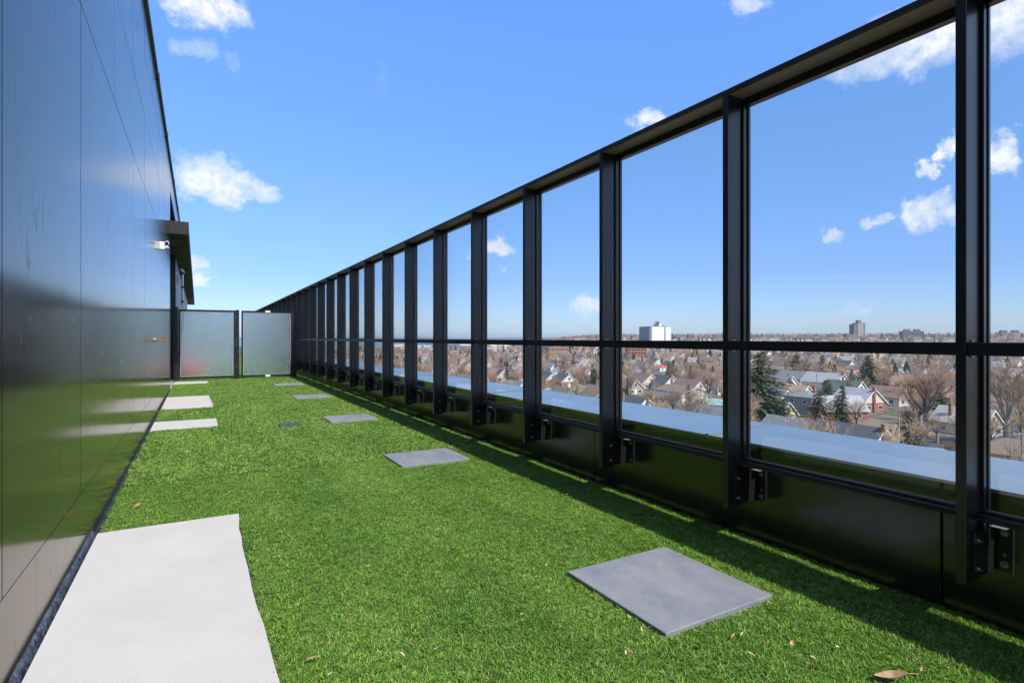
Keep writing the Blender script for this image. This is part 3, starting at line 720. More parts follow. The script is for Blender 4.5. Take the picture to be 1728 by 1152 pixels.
def where(x, y, h):
    px, py, Z = proj(x, y, terr(x, y) + h)
    if px is None: return 'out of view'
    for a, b, nm in ((540, 705, 'the narrow far panes'), (705, 820, 'the fifth widest pane'), (820, 900, 'the fourth widest pane'), (900, 1035, 'the third widest pane'), (1035, 1250, 'the second widest pane'), (1250, 1640, 'the widest pane'), (1640, 3000, 'the pane at the right edge')):
        if a <= px < b: break
    k = (px - a) / ((b if b < 2000 else 1728) - a); n = 5 if b - a > 200 else 3
    hor = (['far left of', 'left of', 'middle of', 'right of', 'far right of'] if n == 5 else ['left of', 'middle of', 'right of'])[max(0, min(n - 1, int(k * n)))]
    cy_ = coping_y(px); f = (py - HY) / max(1, cy_ - HY)
    ver = ['under the mid rail', 'high up', 'halfway down', 'low down', 'at the coping'][max(0, min(4, int(f * 5)))]
    nm = nm.replace(' at the right edge', ' at right edge')
    return hor + ' ' + nm + ', ' + ver.replace('under the mid rail', 'by mid rail')
def coping_y(px): return HY + (px - 375) * .158
def near(x, y, d): return any((x - a) ** 2 + (y - b) ** 2 < (d + r) ** 2 for a, b, r in TAKEN)
SIGHT = []
def hs(px, ridge_y, rz_deg, label, gx=0, **kw):
    """put a house so that its ridge shows at the given height in the view; solved on the real ground"""
    hw = kw.get('hw', 3.0); w_ = kw.get('w_', 8); top = hw + w_ / 2 * kw.get('pitch', .85)
    Z = 100.0
    for _ in range(30):
        x, y = place(px, Z); zt = terr(x, y) + top
        Z = .5 * Z + .5 * F * (EYE - zt) / (ridge_y - HY)
    x, y = place(px, Z); TAKEN.append((x, y, max(w_, kw.get('l_', 11)) * .55)); SIGHT.append((px, F * w_ / Z * .75, math.hypot(x, y), ridge_y))
    return build_house(house_parts(**kw), x, y, R(rz_deg), label)
hs(1338, 706, -6, 'grey roofed house with pink gable just beyond the coping, right of the big spruce', w_=7, l_=13, hw=2.6, wallm=M_psid, gabm=M_psid, roofmt=M_rgrey, chim=0)
hs(1437, 716, -4, 'house with dark grey roof, white gable and red chimney just above the coping', w_=8.5, l_=13, hw=2.6, wallm=M_wsid, gabm=M_wsid, roofmt=M_rdark, chim=2)
hs(1578, 737, 20, 'pale grey hipped roof just above the coping, behind the leafless trees', w_=12, l_=14, hw=2.8, hip=True, roofmt=M_rlight, wallm=M_tanb, chim=0)
hs(1358, 655, 0, 'two storey charcoal house with white windows right of the big spruce', w_=8, l_=9, hw=5.6, pitch=.6, hip=True, wallm=M_gsid, gabm=M_gsid, roofmt=M_rgrey, two=True, chim=1)
hs(1318, 640, -10, 'white gabled house with brick chimney half hidden by the big spruce', w_=8, l_=10, hw=3.4, wallm=M_wsid, gabm=M_wsid, roofmt=M_rgrey, chim=2)
hs(1340, 626, -3, 'grey roofed house behind the small columnar cedar', w_=9, l_=14, hw=3, wallm=M_wsid, roofmt=M_rgrey)
hs(1392, 629, -3, 'long pale grey roof with white gable left of the dark round spruce', w_=10, l_=18, hw=3, wallm=M_wsid, roofmt=M_rlight, chim=2)
hs(1425, 642, -6, 'green roofed house with white gable under the dark round spruce', w_=9, l_=14, hw=3, wallm=M_wsid, roofmt=M_rgreen)
hs(1448, 655, -12, 'house with pale roof, cream gable and tall red chimney right of the pines', w_=10, l_=12, hw=3, wallm=M_brick, gabm=M_csid, roofmt=M_rlight, chim=2)
hs(1415, 668, 60, 'pale grey cross roof in front of the house with the tall red chimney', w_=9, l_=12, hw=3, wallm=M_brick, gabm=M_wsid, roofmt=M_rlight, chim=0)
hs(1583, 642, -6, 'white gabled house seen through the largest leafless tree', w_=8, l_=16, hw=3.6, wallm=M_wsid, roofmt=M_rgrey, chim=0)
hs(1500, 652, -6, 'cream gabled house left of the largest leafless tree', w_=8, l_=12, hw=3, wallm=M_csid, gabm=M_csid, roofmt=M_rbrown)
hs(1690, 640, -6, 'white gabled house at the right edge, right of the nearest post', w_=8, l_=12, hw=3, wallm=M_wsid, roofmt=M_rgrey)
hs(1712, 728, 10, 'brown roofed brick house low at the right edge', w_=9, l_=12, hw=2.8, wallm=M_brick, roofmt=M_rbrown, hip=True)
hs(1150, 651, -8, 'big plain white building with an orange door in front of the brown roofs', w_=12, l_=16, hw=4.6, pitch=.3, wallm=M_wsid, gabm=M_wsid, roofmt=M_rbrown, detail=False, chim=0)
hs(1085, 630, -12, 'brown roofed house with cream gable left of the pole', w_=9.5, l_=15, hw=2.8, wallm=M_tanb, gabm=M_csid, roofmt=M_rbrown, chim=0)
hs(1064, 640, -8, 'small tan brick bungalow in front of the brown roofed house', w_=8, l_=8, hw=2.6, wallm=M_tanb, gabm=M_tanb, roofmt=M_rbrown, chim=0)
hs(1117, 633, -8, 'charcoal roofed house with white gable and brick chimney right of the pole', w_=9, l_=15, hw=2.8, wallm=M_wsid, roofmt=M_rdark, chim=2)
hs(1163, 640, -8, 'house with brown roof and pale gable behind the big white building', w_=9, l_=14, hw=3, wallm=M_csid, gabm=M_csid, roofmt=M_rbrown, chim=0)
hs(1192, 630, -8, 'small pale gabled house among bare trees left of the third post', w_=7, l_=10, hw=3, wallm=M_csid, gabm=M_wsid, roofmt=M_rbrown)
hs(1206, 668, 15, 'low teal roofed building beside the leafless tree', w_=11, l_=13, hw=3, pitch=.4, wallm=M_gsid, roofmt=M_rteal, hip=True, chim=0)
hs(1075, 678, 30, 'grey roof with a small red chimney just above the coping', w_=9, l_=11, hw=2.8, wallm=M_brick, roofmt=M_rgrey, hip=True)
hs(925, 628, -10, 'brick house with charcoal roof and white gable, left one of the pair', w_=8, l_=12, hw=2.8, wallm=M_brick2, roofmt=M_rdark, chim=0)
hs(952, 630, -10, 'brick house with charcoal roof and white gable, right one of the pair', w_=8.5, l_=12, hw=2.8, wallm=M_brick, roofmt=M_rdark, chim=0)
hs(938, 623, -10, 'pale grey roof rising behind the pair of white gables', w_=9, l_=10, hw=3, wallm=M_wsid, roofmt=M_rlight, hip=True)
hs(977, 642, 30, 'low brick house with grey hipped roof left of the spruce', w_=10, l_=11, hw=2.4, wallm=M_brick2, roofmt=M_rgrey, hip=True, chim=0)
hs(938, 654, 80, 'flat grey roofed garage of red brick just above the coping', w_=6, l_=12, hw=2.4, pitch=.15, wallm=M_brick, roofmt=M_rlight, hip=True, chim=0, detail=False)
hs(875, 621, -10, 'orange brick house with pale roof and dark dormer between the posts', w_=9, l_=11, hw=3.6, wallm=M_brick2, gabm=M_brick2, roofmt=M_rlight, dormer=True, chim=0)
hs(845, 623, -10, 'dark roofed house with pale gable left of the dormered brick house', w_=8.5, l_=12, hw=3, wallm=M_csid, gabm=M_csid, roofmt=M_rdark)
hs(829, 622, 60, 'grey brown roofed house at the left edge of its pane', w_=9, l_=12, hw=3, wallm=M_tanb, gabm=M_csid, roofmt=M_rbrown)
hs(776, 618, 70, 'tan roofed house above the coping in the narrow left pane', w_=8, l_=12, hw=2.6, wallm=M_csid, gabm=M_csid, roofmt=M_rtan)
hs(790, 632, 20, 'low house with brown roof and cream wall above the coping seam', w_=9, l_=11, hw=2.6, wallm=M_brick2, gabm=M_csid, roofmt=M_rbrown)
hs(990, 607, -10, 'white roofed house with small chimney behind the spruces', w_=8, l_=11, hw=3, wallm=M_tanb, roofmt=mat('white_roof', (.7, .7, .7), .7), gabm=M_tanb)
hs(932, 612, 0, 'white gabled cottage between leafless trees below the brick block', w_=8, l_=8, hw=3, wallm=M_wsid, roofmt=M_rgrey)
hs(1115, 612, 90, 'small house with a bright red roof among the bare trees', w_=7, l_=8, hw=3, wallm=M_wsid, roofmt=roofm('red_roof', (.55, .08, .04)), hip=True, chim=0)

def simple_building(px, Z, wx, ly, h, rz, m, name, label, floors=0, wm=None, above=None, extra=None, bays=6):
    x, y = place(px, Z); z0 = terr(x, y)
    if above is not None: h = (EYE + above * Z / F) - z0
    t_ = thing(name, label, 'building', (x, y, z0), R(rz)); TAKEN.append((x, y, max(wx, ly) * .6))
    part('wall', BX(-wx / 2, wx / 2, -ly / 2, ly / 2, -1, h), m, t_)
    part('roof', BX(-wx / 2 - .2, wx / 2 + .2, -ly / 2 - .2, ly / 2 + .2, h, h + .5), M_rgrey, t_)
    if floors:
        fh = h / floors; pm_ = BX(-.8, .8, -.03, .03, -.7, .7).mesh('window', wm or M_pane); pm2 = BX(-.03, .03, -.8, .8, -.7, .7).mesh('window', wm or M_pane)
        for f in range(floors):
            for k in range(bays):
                xx = -wx / 2 + wx * (k + .5) / bays; part('window', pm_, None, t_, (xx, -ly / 2 - .03, fh * (f + .55)))
            for k in range(max(1, int(bays * ly / wx))):
                yy = -ly / 2 + ly * (k + .5) / max(1, int(bays * ly / wx)); part('window', pm2, None, t_, (-wx / 2 - .03, yy, fh * (f + .55)))
    if extra: extra(t_, h)
    return t_
M_apw = mat('white_render', (.76, .73, .65), .8); M_apb = mat('blue_grey_render_and_shade', (.17, .20, .25), .8); M_apt = mat('tan_concrete', (.36, .33, .27), .8); M_apd = mat('dark_brick', (.13, .115, .11), .8)
def ex1(t_, h):
    part('shaded_side_wing', BX(-17.1, 10, 4.01, 36, -1, h + .4), M_apb, t_)  # shade of the block's left side put into the blue grey colour
    for f in range(6):
        for k in range(6): part('window', BX(-17.16, -17.105, 7 + k * 5, 9.4 + k * 5, h - 4.0 - f * 3.4, h - 2.3 - f * 3.4), M_pane, t_)
    part('stair_tower', BX(-9, 2, -2, 5, h + .5, h + 4.5), M_apw, t_); part('lift_house', BX(-9.5, -4, -4, -2.01, h + .5, h + 8), M_apd, t_)
    part('shaft', BX(5, 7, -4.2, -4.005, -1, h), M_apb, t_); part('vent', BX(3, 5, -2, 0, h + .51, h + 2), M_apd, t_)
simple_building(1114, 860, 33, 8, 30, -15, M_apw, 'apartment_tower', 'white slab apartment block with a side wing coloured blue grey for shade on the skyline', above=19, extra=ex1)
def ex2(t_, h):
    part('dark_wing', BX(-15, -7.01, -6, 6, -1, h - 2), M_apd, t_); part('lift_house', BX(-4, 3, -3, 3, h + .5, h + 5.5), M_apd, t_)
    for f in range(9): part('balcony', BX(5, 11, -8.5, -7.005, h - 3.2 - f * 3.1, h - 2.2 - f * 3.1), M_apt, t_)
    part('low_wing', BX(-30, -15.01, -5, 5, -1, h - 21), M_apd, t_); part('low_wing', BX(11, 34, -5, 5, -1, h - 24), M_apd, t_)
simple_building(1449, 1050, 15, 14, 30, -22, M_apt, 'apartment_tower', 'tallest tan and grey apartment tower with balconies on the skyline', floors=9, above=25, extra=ex2, bays=4)
def ex3(t_, h): part('roof_house', BX(-12, -3, -3, 3, h + .5, h + 4), M_apd, t_); part('roof_house', BX(4, 13, -3, 3, h + .5, h + 4), M_apd, t_)
simple_building(1538, 1000, 34, 14, 20, -42, M_apd, 'apartment_block', 'dark brick apartment block with two roof houses right of the tallest tower', floors=4, above=11, extra=ex3, bays=9)
simple_building(1702, 950, 26, 14, 20, -48, M_tanb, 'apartment_block', 'tan brick block on the skyline at the right edge', floors=4, above=9, extra=ex3, bays=7)
simple_building(1165, 1000, 12, 10, 20, -30, M_apd, 'roof_house', 'small dark rooftop box on the skyline right of the white block', above=3)
simple_building(940, 560, 20, 12, 13, -22, M_brick2, 'school_building', 'orange red brick block behind the spruces below the rail', floors=3, bays=7)
simple_building(922, 590, 16, 10, 14, -22, M_apd, 'school_building', 'dark brick wing with blue window left of the orange brick block', floors=3, bays=5)
simple_building(1073, 520, 17, 12, 12.5, -30, M_brick, 'brick_block', 'pinkish red brick block under the white apartment block', floors=4, bays=6)
for i, (px, Z, wx, hh) in enumerate([(775, 1050, 34, 9), (800, 1120, 60, 12), (850, 1080, 60, 10), (880, 980, 30, 9), (905, 1100, 45, 9), (835, 900, 34, 8), (745, 1130, 60, 11), (710, 1060, 40, 10), (672, 1140, 50, 11), (868, 1150, 70, 12), (690, 950, 30, 9), (723, 880, 24, 8)]):
    simple_building(px, Z, wx, 20, hh, -15, M_apw if i % 3 else MATS['blue_grey_render_and_shade'], 'warehouse',
                    ['pale low warehouse far off, %s' % s_ for s_ in ('left of the narrow tower', 'behind the narrow pane', 'in the widest group of sheds', 'nearest the bare trees', 'right of the shed group', 'in front of the shed group', 'far out on the plain', 'beside the plain', 'farthest left on the plain', 'farthest back behind the sheds', 'above the brick roofs', 'above the rooftops in the left pane')][i])

# --- vegetation
M_bark = mat('grey_bark', (.125, .10, .085), .9, var=.5, vscale=1.2, col2=(.07, .055, .05)); M_twig = mat('reddish_twigs', (.36, .225, .145), .9, objvar=.25); M_pale = mat('pale_bark', (.36, .31, .26), .9, var=.5, vscale=2)
M_twig2 = mat('tan_twigs', (.43, .31, .20), .9, objvar=.25)
M_need = mat('spruce_needles', (.045, .078, .038), .8, var=.6, vscale=.8, col2=(.075, .095, .035), island=.45, spec=.15)
M_need2 = mat('olive_pine_needles', (.085, .092, .035), .8, var=.6, vscale=.8, col2=(.14, .12, .05), island=.45, spec=.15)
def bare_tree(seed, H_, spread, barkm, twigm, up=.35, lv=(6, 5, 5, 7), trunk_r=.28, sub=.26):
    rnd = random.Random(seed); T = MB(); K = MB()
    def perturb(d, a):
        v = Vector((rnd.gauss(0, 1), rnd.gauss(0, 1), rnd.gauss(0, 1))); v -= v.dot(d) * d; v.normalize()
        return (d * math.cos(a) + v * math.sin(a)).normalized()
    def grow(p, d, ln, r, lvl):
        mb = T if lvl <= 1 else K
        mid = p + d * ln * .5; d2 = (d + Vector((0, 0, up * .5)) + Vector((rnd.gauss(0, .12), rnd.gauss(0, .12), 0))).normalized(); end = mid + d2 * ln * .5
        if lvl >= len(lv):
            wv = d.orthogonal().normalized() * r * 1.2
            K.face([p - wv, p + wv, end]); return
        mb.tube(p, mid, r, r * .8, n=5 if lvl < 2 else 3, caps=False); mb.tube(mid, end, r * .8, r * .5, n=5 if lvl < 2 else 3, caps=False)
        for i in range(lv[lvl]):
            f = rnd.uniform(.35, 1.0) if lvl else rnd.uniform(.45, 1.0)
            q = p + (mid - p) * (f * 2) if f < .5 else mid + (end - mid) * (f * 2 - 1)
            nd = perturb(d2, rnd.uniform(.35, .95) * spread); nd = (nd + Vector((0, 0, up * .4))).normalized()
            grow(q, nd, ln * rnd.uniform(.55, .78), r * (.46 if lvl else .5), lvl + 1)
    base = Vector((0, 0, -.5)); h0 = H_ * .30
    T.tube(base, (0, 0, h0), trunk_r * 1.25, trunk_r, n=7, caps=False)
    for i in range(lv[0]):
        a = i * 2.4 + rnd.uniform(-.4, .4); tlt = rnd.uniform(.15, .75) * spread
        grow(Vector((0, 0, h0 * rnd.uniform(.8, 1.02))), Vector((math.sin(tlt) * math.cos(a), math.sin(tlt) * math.sin(a), math.cos(tlt))), H_ * rnd.uniform(.26, .36), trunk_r * .6, 1)
    tm, km = T.mesh('trunk', barkm), K.mesh('crown', twigm)
    return tm, km
def conifer(seed, H_, rad, nm, dense=1.0, top_open=0.0, shape=.85):
    rnd = random.Random(seed); T = MB(); K = MB(); T.tube((0, 0, -.5), (0, 0, H_ * .96), H_ * .018 + .06, .03, n=6, caps=False)
    nz_ = int(H_ * 2.6)
    for i in range(nz_):
        f = (i + rnd.random() * .6) / nz_; z = H_ * (.06 + .93 * f)
        rr = rad * (1 - f) ** shape * (1 + .22 * mnoise.noise(Vector((f * 9, seed, 0)))) + .12
        nb = int((7 + rr * 2.2) * dense)
        for k in range(nb):
            a = rnd.uniform(0, 6.283); L = rr * rnd.uniform(.62, 1.12); dr = -.22 * L + .10 * L
            ca, sa = math.cos(a), math.sin(a); e = Vector((ca * L, sa * L, z - L * .28)); s0 = Vector((ca * .1, sa * .1, z))
            if rnd.random() < .4: T.tube(s0, e, .035, .01, n=3, caps=False)
            ncl = max(3, int(L * 3.2 * dense))
            for c_ in range(ncl):
                t_ = (c_ + .7) / ncl; p = s0.lerp(e, t_); wd = .18 + .38 * (1 - t_) * L * .35
                side = Vector((-sa, ca, 0)) * rnd.uniform(-1, 1) * wd; p = p + side + Vector((0, 0, rnd.uniform(-.1, .12)))
                s_ = rnd.uniform(.16, .34); u = Vector((ca, sa, rnd.uniform(-.5, .1))) * s_; v = Vector((-sa, ca, rnd.uniform(-.5, .5))) * s_ * .7
                K.face([p - u - v, p + u * .6 - v * .8, p + u * 1.5, p + u * .4 + v]);
    return T.mesh('trunk', M_bark), K.mesh('crown', nm)
TREES = [bare_tree(11, 11, 1.0, M_bark, M_twig), bare_tree(12, 13, .8, M_bark, M_twig), bare_tree(13, 10, 1.15, M_bark, M_twig2),
         bare_tree(14, 9, 1.0, M_pale, M_twig2, up=.5), bare_tree(15, 12, .95, M_bark, M_twig2), bare_tree(16, 7.5, 1.1, M_bark, M_twig)]
CON = {'spruce': conifer(31, 16, 7.6, M_need, 1.15, shape=.8), 'spruce2': conifer(32, 12, 3.0, M_need, 1.2), 'pine': conifer(33, 9, 4.2, M_need2, 1.0, shape=.45), 'round': conifer(34, 11, 4.4, M_need, 1.4, shape=.55),
       'cedar': conifer(35, 6, 1.0, M_need2, 1.6, shape=.35)}
TC = []
def tree(x, y, ms, label, name='bare_tree', s=1.0, rz=None, group='bare trees between the houses', cat='tree', sx_=None):
    t_ = thing(name, label, cat, (x, y, terr(x, y)), random.uniform(0, 6.28) if rz is None else rz, group)
    t_.scale = (s * (sx_ or 1), s * (sx_ or 1), s)
    link('trunk', ms[0], t_); link('crown', ms[1], t_); TC.append((x, y)); return t_
def tr(px, top_y, ms, h0, hwant, label, name, sx_=None, **kw):
    Z = 100.0
    for _ in range(30):
        x, y = place(px, Z); Z = .5 * Z + .5 * F * (EYE - terr(x, y) - hwant) / (top_y - HY)
    x, y = place(px, Z); TAKEN.append((x, y, 2)); SIGHT.append((px, F * hwant * .3 / Z, math.hypot(x, y), top_y)); return tree(x, y, ms, label, name, hwant / h0, sx_=sx_, **kw)
cg = 'evergreen trees among the houses'
tr(1284, 590, CON['spruce'], 16, 21.2, 'biggest spruce, dark green, standing above the coping beside the third post', 'spruce_tree', 1.18, group=cg)
tr(1003, 621, CON['spruce2'], 12, 11.5, 'dark green spruce just above the coping right of the brick bungalow', 'spruce_tree', 1.35, group=cg)
tr(967, 597, CON['spruce2'], 12, 12, 'smaller spruce behind the pair of white gables', 'spruce_tree', group=cg)
tr(1466, 598, CON['round'], 11, 17, 'broad dark spruce right of the green roof, under the mid rail', 'spruce_tree', .95, group=cg)
tr(1059, 636, CON['spruce2'], 12, 9, 'slim spruce cut by the left edge of its pane, right of the fourth post', 'spruce_tree', .7, group=cg)
tr(1383, 655, CON['pine'], 9, 10, 'olive brown pine in front of the charcoal house, left of its twin', 'pine_tree', group=cg)
tr(1414, 664, CON['pine'], 9, 9, 'olive brown pine just above the coping, right of its twin', 'pine_tree', group=cg)
tr(1334, 643, CON['cedar'], 6, 7, 'small columnar cedar beside the white gabled house', 'cedar_tree', group=cg)
tr(1344, 596, CON['pine'], 9, 14, 'wide topped pine below the mid rail behind the big spruce', 'pine_tree', 1.2, group=cg)
tr(1388, 598, CON['pine'], 9, 12, 'pine with a flat top behind the pale grey roof', 'pine_tree', group=cg)
tr(1533, 690, CON['pine'], 9, 8, 'dark pine bush near the power pole', 'pine_tree', 1.0, group=cg)
tr(938, 603, CON['spruce2'], 12, 11, 'dark conifer at the left edge behind the white cottage', 'spruce_tree', group=cg)
tr(1396, 640, CON['cedar'], 6, 8, 'dark cedar in front of the pale grey roof', 'cedar_tree', 1.6, group=cg)
tr(895, 600, CON['spruce2'], 12, 12, 'slim dark conifer left of the second widest pane', 'spruce_tree', group=cg)
tr(855, 608, CON['round'], 11, 8, 'olive evergreen clump behind the dark roofed house', 'evergreen_tree', group=cg)
tr(1198, 588, CON['round'], 11, 11, 'dark green conifer under the mid rail left of the third post', 'spruce_tree', group=cg)
tr(1498, 640, CON['cedar'], 6, 6, 'yellowish evergreen beside the cream gabled house', 'cedar_tree', 1.6, group=cg)
tr(671, 599, CON['round'], 11, 9, 'green clump above the coping in a narrow pane', 'evergreen_tree', group=cg)
BIG = [bare_tree(21, 17, .95, M_bark, M_twig, trunk_r=.38, lv=(7, 6, 6, 8)), bare_tree(22, 16, .75, M_pale, M_twig2, trunk_r=.35, lv=(6, 6, 5, 7))]
tr(1562, 598, BIG[0], 17, 20.3, 'largest leafless tree, dark trunk and wide reddish crown left of the nearest post', 'bare_tree')
tr(1582, 690, TREES[3], 9, 8, 'pale barked leafless tree in front of the largest one', 'bare_tree')
tr(1700, 592, BIG[1], 16, 21.5, 'tall leafless tree with pale forked trunk at the right edge', 'bare_tree')
tr(1723, 650, TREES[4], 12, 12, 'leafless tree cut by the right edge of the photo', 'bare_tree')
tr(1196, 616, BIG[0], 17, 14.5, 'wide spreading leafless tree beside the teal roof', 'bare_tree')
tr(1163, 670, TREES[5], 7.5, 6, 'low tangled leafless tree in front of the big white building', 'bare_tree')
tr(1096, 652, TREES[2], 10, 8, 'dense brown leafless tree left of the big white building', 'bare_tree')
tr(1365, 600, TREES[3], 9, 13, 'pale fan shaped leafless tree between the two wide pines', 'bare_tree')

# power poles
def pole(px, Z, h, label):
    x, y = place(px, Z); t_ = thing('utility_pole', label, 'utility pole', (x, y, terr(x, y)), R(-30), 'wooden utility poles')
    part('pole', MB().tube((0, 0, -.5), (0, 0, h), .17, .12, n=8), M_pale, t_)
    part('crossarm', BX(-1.2, 1.2, -.06, .06, h - .7, h - .58), M_pale, t_)
    for xx in (-1.1, -.4, .4, 1.1): part('insulator', MB().tube((xx, 0, h - .58), (xx, 0, h - .40), .05, n=6), M_offwhite, t_)
    return Vector((x, y, terr(x, y) + h - .45))
pA = pole(1517, 118, 4.5 + 5.2, 'short grey utility pole above the coping right of the white gable')
pB = pole(1725, 74, 12.0, 'tall utility pole at the right edge of the photo')
pole(1104, 200, 14, 'thin tall pole between the brown and the charcoal roof')
pole(1378, 250, 12, 'utility pole left of the broad dark spruce')
pC = pole(1335, 112, 8, 'utility pole behind the pink gable')
wr = MB()
for a, b in ((pA, pB), (pA, pC)):
    for off in (-.8, .8):
        pr = None
        for i in range(13):
            t_ = i / 12; q = a.lerp(b, t_) + Vector((off, 0, -2.5 * 4 * t_ * (1 - t_) * .5))
            if pr is not None: wr.tube(pr, q, .03, n=3, caps=False)
            pr = q
link('power_line', wr.mesh('power_line', M_dark), label='sagging overhead wires between the utility poles', cat='wires')

# --- ordinary houses filling the streets
variants = []
vdesc = [('grey roofed white house', dict(wallm=M_wsid, roofmt=M_rgrey)), ('charcoal roofed brick house', dict(wallm=M_brick, roofmt=M_rdark)),
         ('brown roofed brick house', dict(wallm=M_brick2, gabm=M_csid, roofmt=M_rbrown)), ('pale roofed cream house', dict(wallm=M_csid, gabm=M_csid, roofmt=M_rlight)),
         ('hip roofed brick house', dict(wallm=M_brick, roofmt=M_rgrey, hip=True)), ('tan roofed brick house', dict(wallm=M_tanb, gabm=M_wsid, roofmt=M_rtan)),
         ('charcoal roofed white house', dict(wallm=M_wsid, roofmt=M_rdark, chim=2)), ('grey roofed pink house', dict(wallm=M_psid, gabm=M_wsid, roofmt=M_rgrey))]
for d, kw in vdesc:
    variants.append((d, house_parts(w_=8.2, l_=11.5, hw=3, **kw), house_parts(w_=8.2, l_=11.5, hw=3, detail=False, **kw)))
def coping_y(px): return HY + (px - 375) * .158
rnd = random.Random(3)
cand = []
yy = 32
row = 0
while yy < 1500:
    xx = -20
    while xx < 1700:
        x = xx + rnd.uniform(-1.5, 1.5); y = yy + rnd.uniform(-3, 3); r = math.hypot(x, y); a = math.degrees(math.atan2(x, y))
        xx += 13.5
        if r < 85 or r > 1150 or a < 12 or a > 74: continue
        if rnd.random() < (.14 if r < 230 else .36): continue
        px, py, Z = proj(x, y, terr(x, y) + 7)
        if px is None or px < 540 or px > 1850 or py > coping_y(px) + 22: continue
        if near(x, y, 8.5): continue
        if any(abs(x - q) < 9 for q in (95, 260, 430)): continue
        cand.append((r, x, y))
    row += 1; yy += 30 if row % 2 else 36
cand.sort()
farw, farr = {}, {}
for i, (r, x, y) in enumerate(cand):
    d, P, PL = variants[rnd.randrange(8)]
    rz = R(-5) + (R(90) if rnd.random() < .25 else 0) + rnd.gauss(0, .05) + (math.pi if rnd.random() < .5 else 0)
    if i < 235:
        build_house(P if r < 330 else PL, x, y, rz, d + ', ' + where(x, y, 5))
    else:
        for nm, me, loc, subs in PL:
            if nm in ('chimney', 'fascia'): continue
            mb = farw.setdefault(me.materials[0].name, MB()); M4 = Matrix.Translation((x, y, terr(x, y))) @ Matrix.Rotation(rz, 4, 'Z'); b = len(mb.v)
            mb.v += [tuple(M4 @ v_.co) for v_ in me.vertices]
            for p in me.polygons: mb.f.append(tuple(b + k for k in p.vertices)); mb.mi.append(0)
if farw:
    fm = MB(); mats_ = []
    for k, (mn, mb) in enumerate(farw.items()):
        mats_.append(bpy.data.materials[mn]); b = len(fm.v); fm.v += mb.v; fm.f += [tuple(b + i for i in f) for f in mb.f]; fm.mi += [k] * len(mb.f)
    link('far_houses', fm.mesh('far_houses', mats_), kind='stuff', label='distant houses of the town towards the skyline', cat='houses')
HOUSES = [(x, y) for _, x, y in cand]

# --- bare trees: the nearest as trees of their own, the rest as one far wood
cand2 = []
for i in range(16000):
    a = R(rnd.uniform(11, 74)); r = 80 + 2300 * rnd.random() ** 1.35
    x, y = r * math.sin(a), r * math.cos(a); px, py, Z = proj(x, y, terr(x, y) + 10)
    if px is None or px < 540 or px > 1850 or py > coping_y(px) + 12: continue
    if a < R(30.5) and r > 1180: continue
    cand2.append((r, x, y))
cand2.sort()
grid = {}; keep = []
for r, x, y in cand2:
    dmin = 7.2 if r < 400 else 8.5
    c_ = (int(x // 12), int(y // 12)); ok = True
    for dx in (-1, 0, 1):
        for dy in (-1, 0, 1):
            for q in grid.get((c_[0] + dx, c_[1] + dy), ()):
                if (q[0] - x) ** 2 + (q[1] - y) ** 2 < dmin * dmin: ok = False
    if not ok or near(x, y, 3): continue
    if r < 500 and any((x - hx) ** 2 + (y - hy) ** 2 < 36 for hx, hy in HOUSES[:300]): continue
    # keep lines of sight to the houses the photo shows clearly
    px, py, Z = proj(x, y, terr(x, y) + 5)
    if r < 190 and rnd.random() < .35: continue
    tp = proj(x, y, terr(x, y) + 10)[1]
    if any(abs(px - a) < b and r < c - 2 and tp < d_ + 25 and c - r < 140 for a, b, c, d_ in SIGHT) and rnd.random() < .88: continue
    grid.setdefault(c_, []).append((x, y)); keep.append((r, x, y))
far_pts = []
tl = ['wide reddish bare tree', 'tall narrow reddish bare tree', 'low wide tan bare tree',
      'pale barked bare tree', 'broad tan bare tree', 'small reddish bare tree']
nn = 0
for r, x, y in keep:
    if nn < 262:
        if rnd.random() < .09 and r > 150:
            tree(x, y, CON['spruce2'], 'small dark green conifer, ' + where(x, y, 8), 'spruce_tree', rnd.uniform(.7, 1.05), group='small evergreens between the houses')
        else:
            k = rnd.randrange(6); tree(x, y, TREES[k], tl[k] + ', ' + where(x, y, 8), s=rnd.uniform(.7, 1.12))
        nn += 1
    else: far_pts.append((x, y, terr(x, y) - .5))
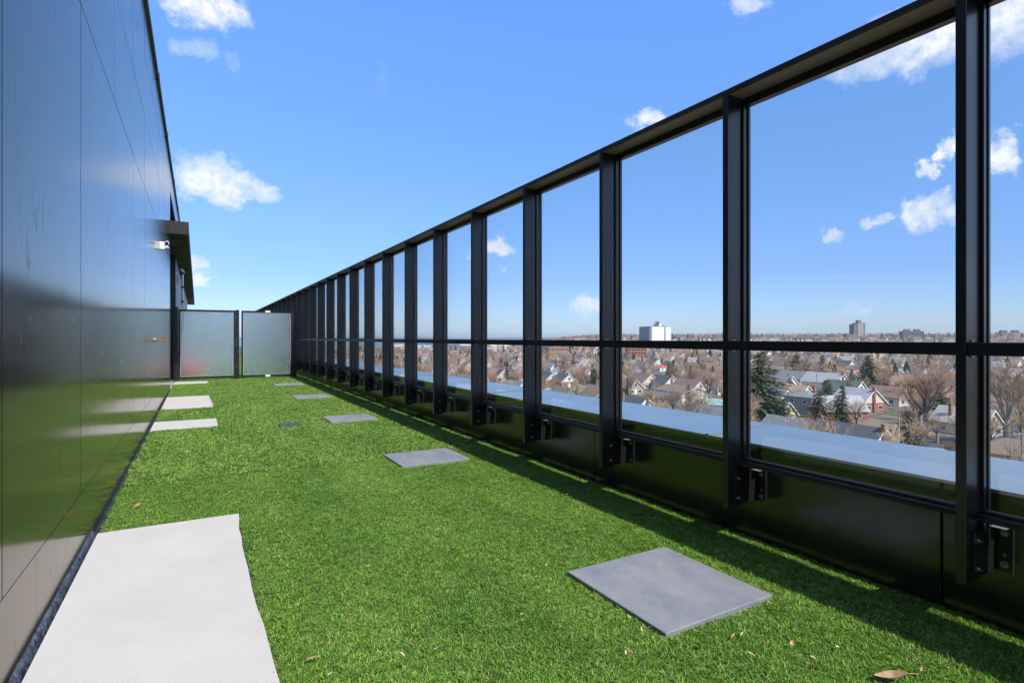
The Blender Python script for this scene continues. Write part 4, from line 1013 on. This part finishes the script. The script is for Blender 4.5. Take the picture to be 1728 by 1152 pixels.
def low_tree(seed, m, con=False):
    rn = random.Random(seed); mb = MB()
    for i in range(190):
        if con: z = rn.uniform(.8, 9.5); rr = 2.4 * (1 - z / 10) ; a = rn.uniform(0, 6.28); p = Vector((math.cos(a) * rr, math.sin(a) * rr, z)); s_ = .7
        else:
            v = Vector((rn.gauss(0, 1), rn.gauss(0, 1), rn.gauss(0, 1))).normalized() * (rn.random() ** .45); p = Vector((v.x * 4.2, v.y * 4.2, 6 + v.z * 3.6)); s_ = .75
        u = Vector((rn.gauss(0, 1), rn.gauss(0, 1), rn.gauss(0, 1))).normalized() * s_; q = u.orthogonal().normalized() * (.5 if con else .17)
        mb.face([p - u, p + q, p + u])
    mb.tube((0, 0, -1), (0, 0, 5), .3, .15, n=4, caps=False)
    return mb.mesh('low_tree', m)
gn_scatter('far_wood', far_pts, [low_tree(1, M_twig), low_tree(2, M_twig2), low_tree(3, M_twig), low_tree(4, M_twig2), low_tree(5, M_need, True), low_tree(6, M_twig)], .75, 1.25, .03,
           label='mass of bare and evergreen trees stretching to the skyline', cat='wood')
print('houses', len(cand), 'trees', len(keep), 'far', len(far_pts))

# --- air between here and the skyline
HAZE = 0.00011
hz = link('haze', BX(-6000, 9000, -3000, 9000, GZ - 1.5, 40).mesh('haze', None), kind='stuff', label='thin pale blue haze over the town', cat='haze')
mt = bpy.data.materials.new('haze_air'); mt.use_nodes = True; t = NT(mt.node_tree); t.n.clear()
out = t.node('ShaderNodeOutputMaterial'); pv = t.node('ShaderNodeVolumePrincipled'); pv.inputs['Density'].default_value = HAZE
pv.inputs['Color'].default_value = (.70, .85, 1.0, 1); pv.inputs['Anisotropy'].default_value = 0.1; t.l.new(pv.outputs[0], out.inputs['Volume'])
hz.data.materials.clear(); hz.data.materials.append(mt)

scene.cycles.max_bounces = 10; scene.cycles.transparent_max_bounces = 40; scene.cycles.transmission_bounces = 8; scene.cycles.volume_bounces = 0
scene.cycles.sample_clamp_indirect = 6.0; scene.cycles.use_denoising = True
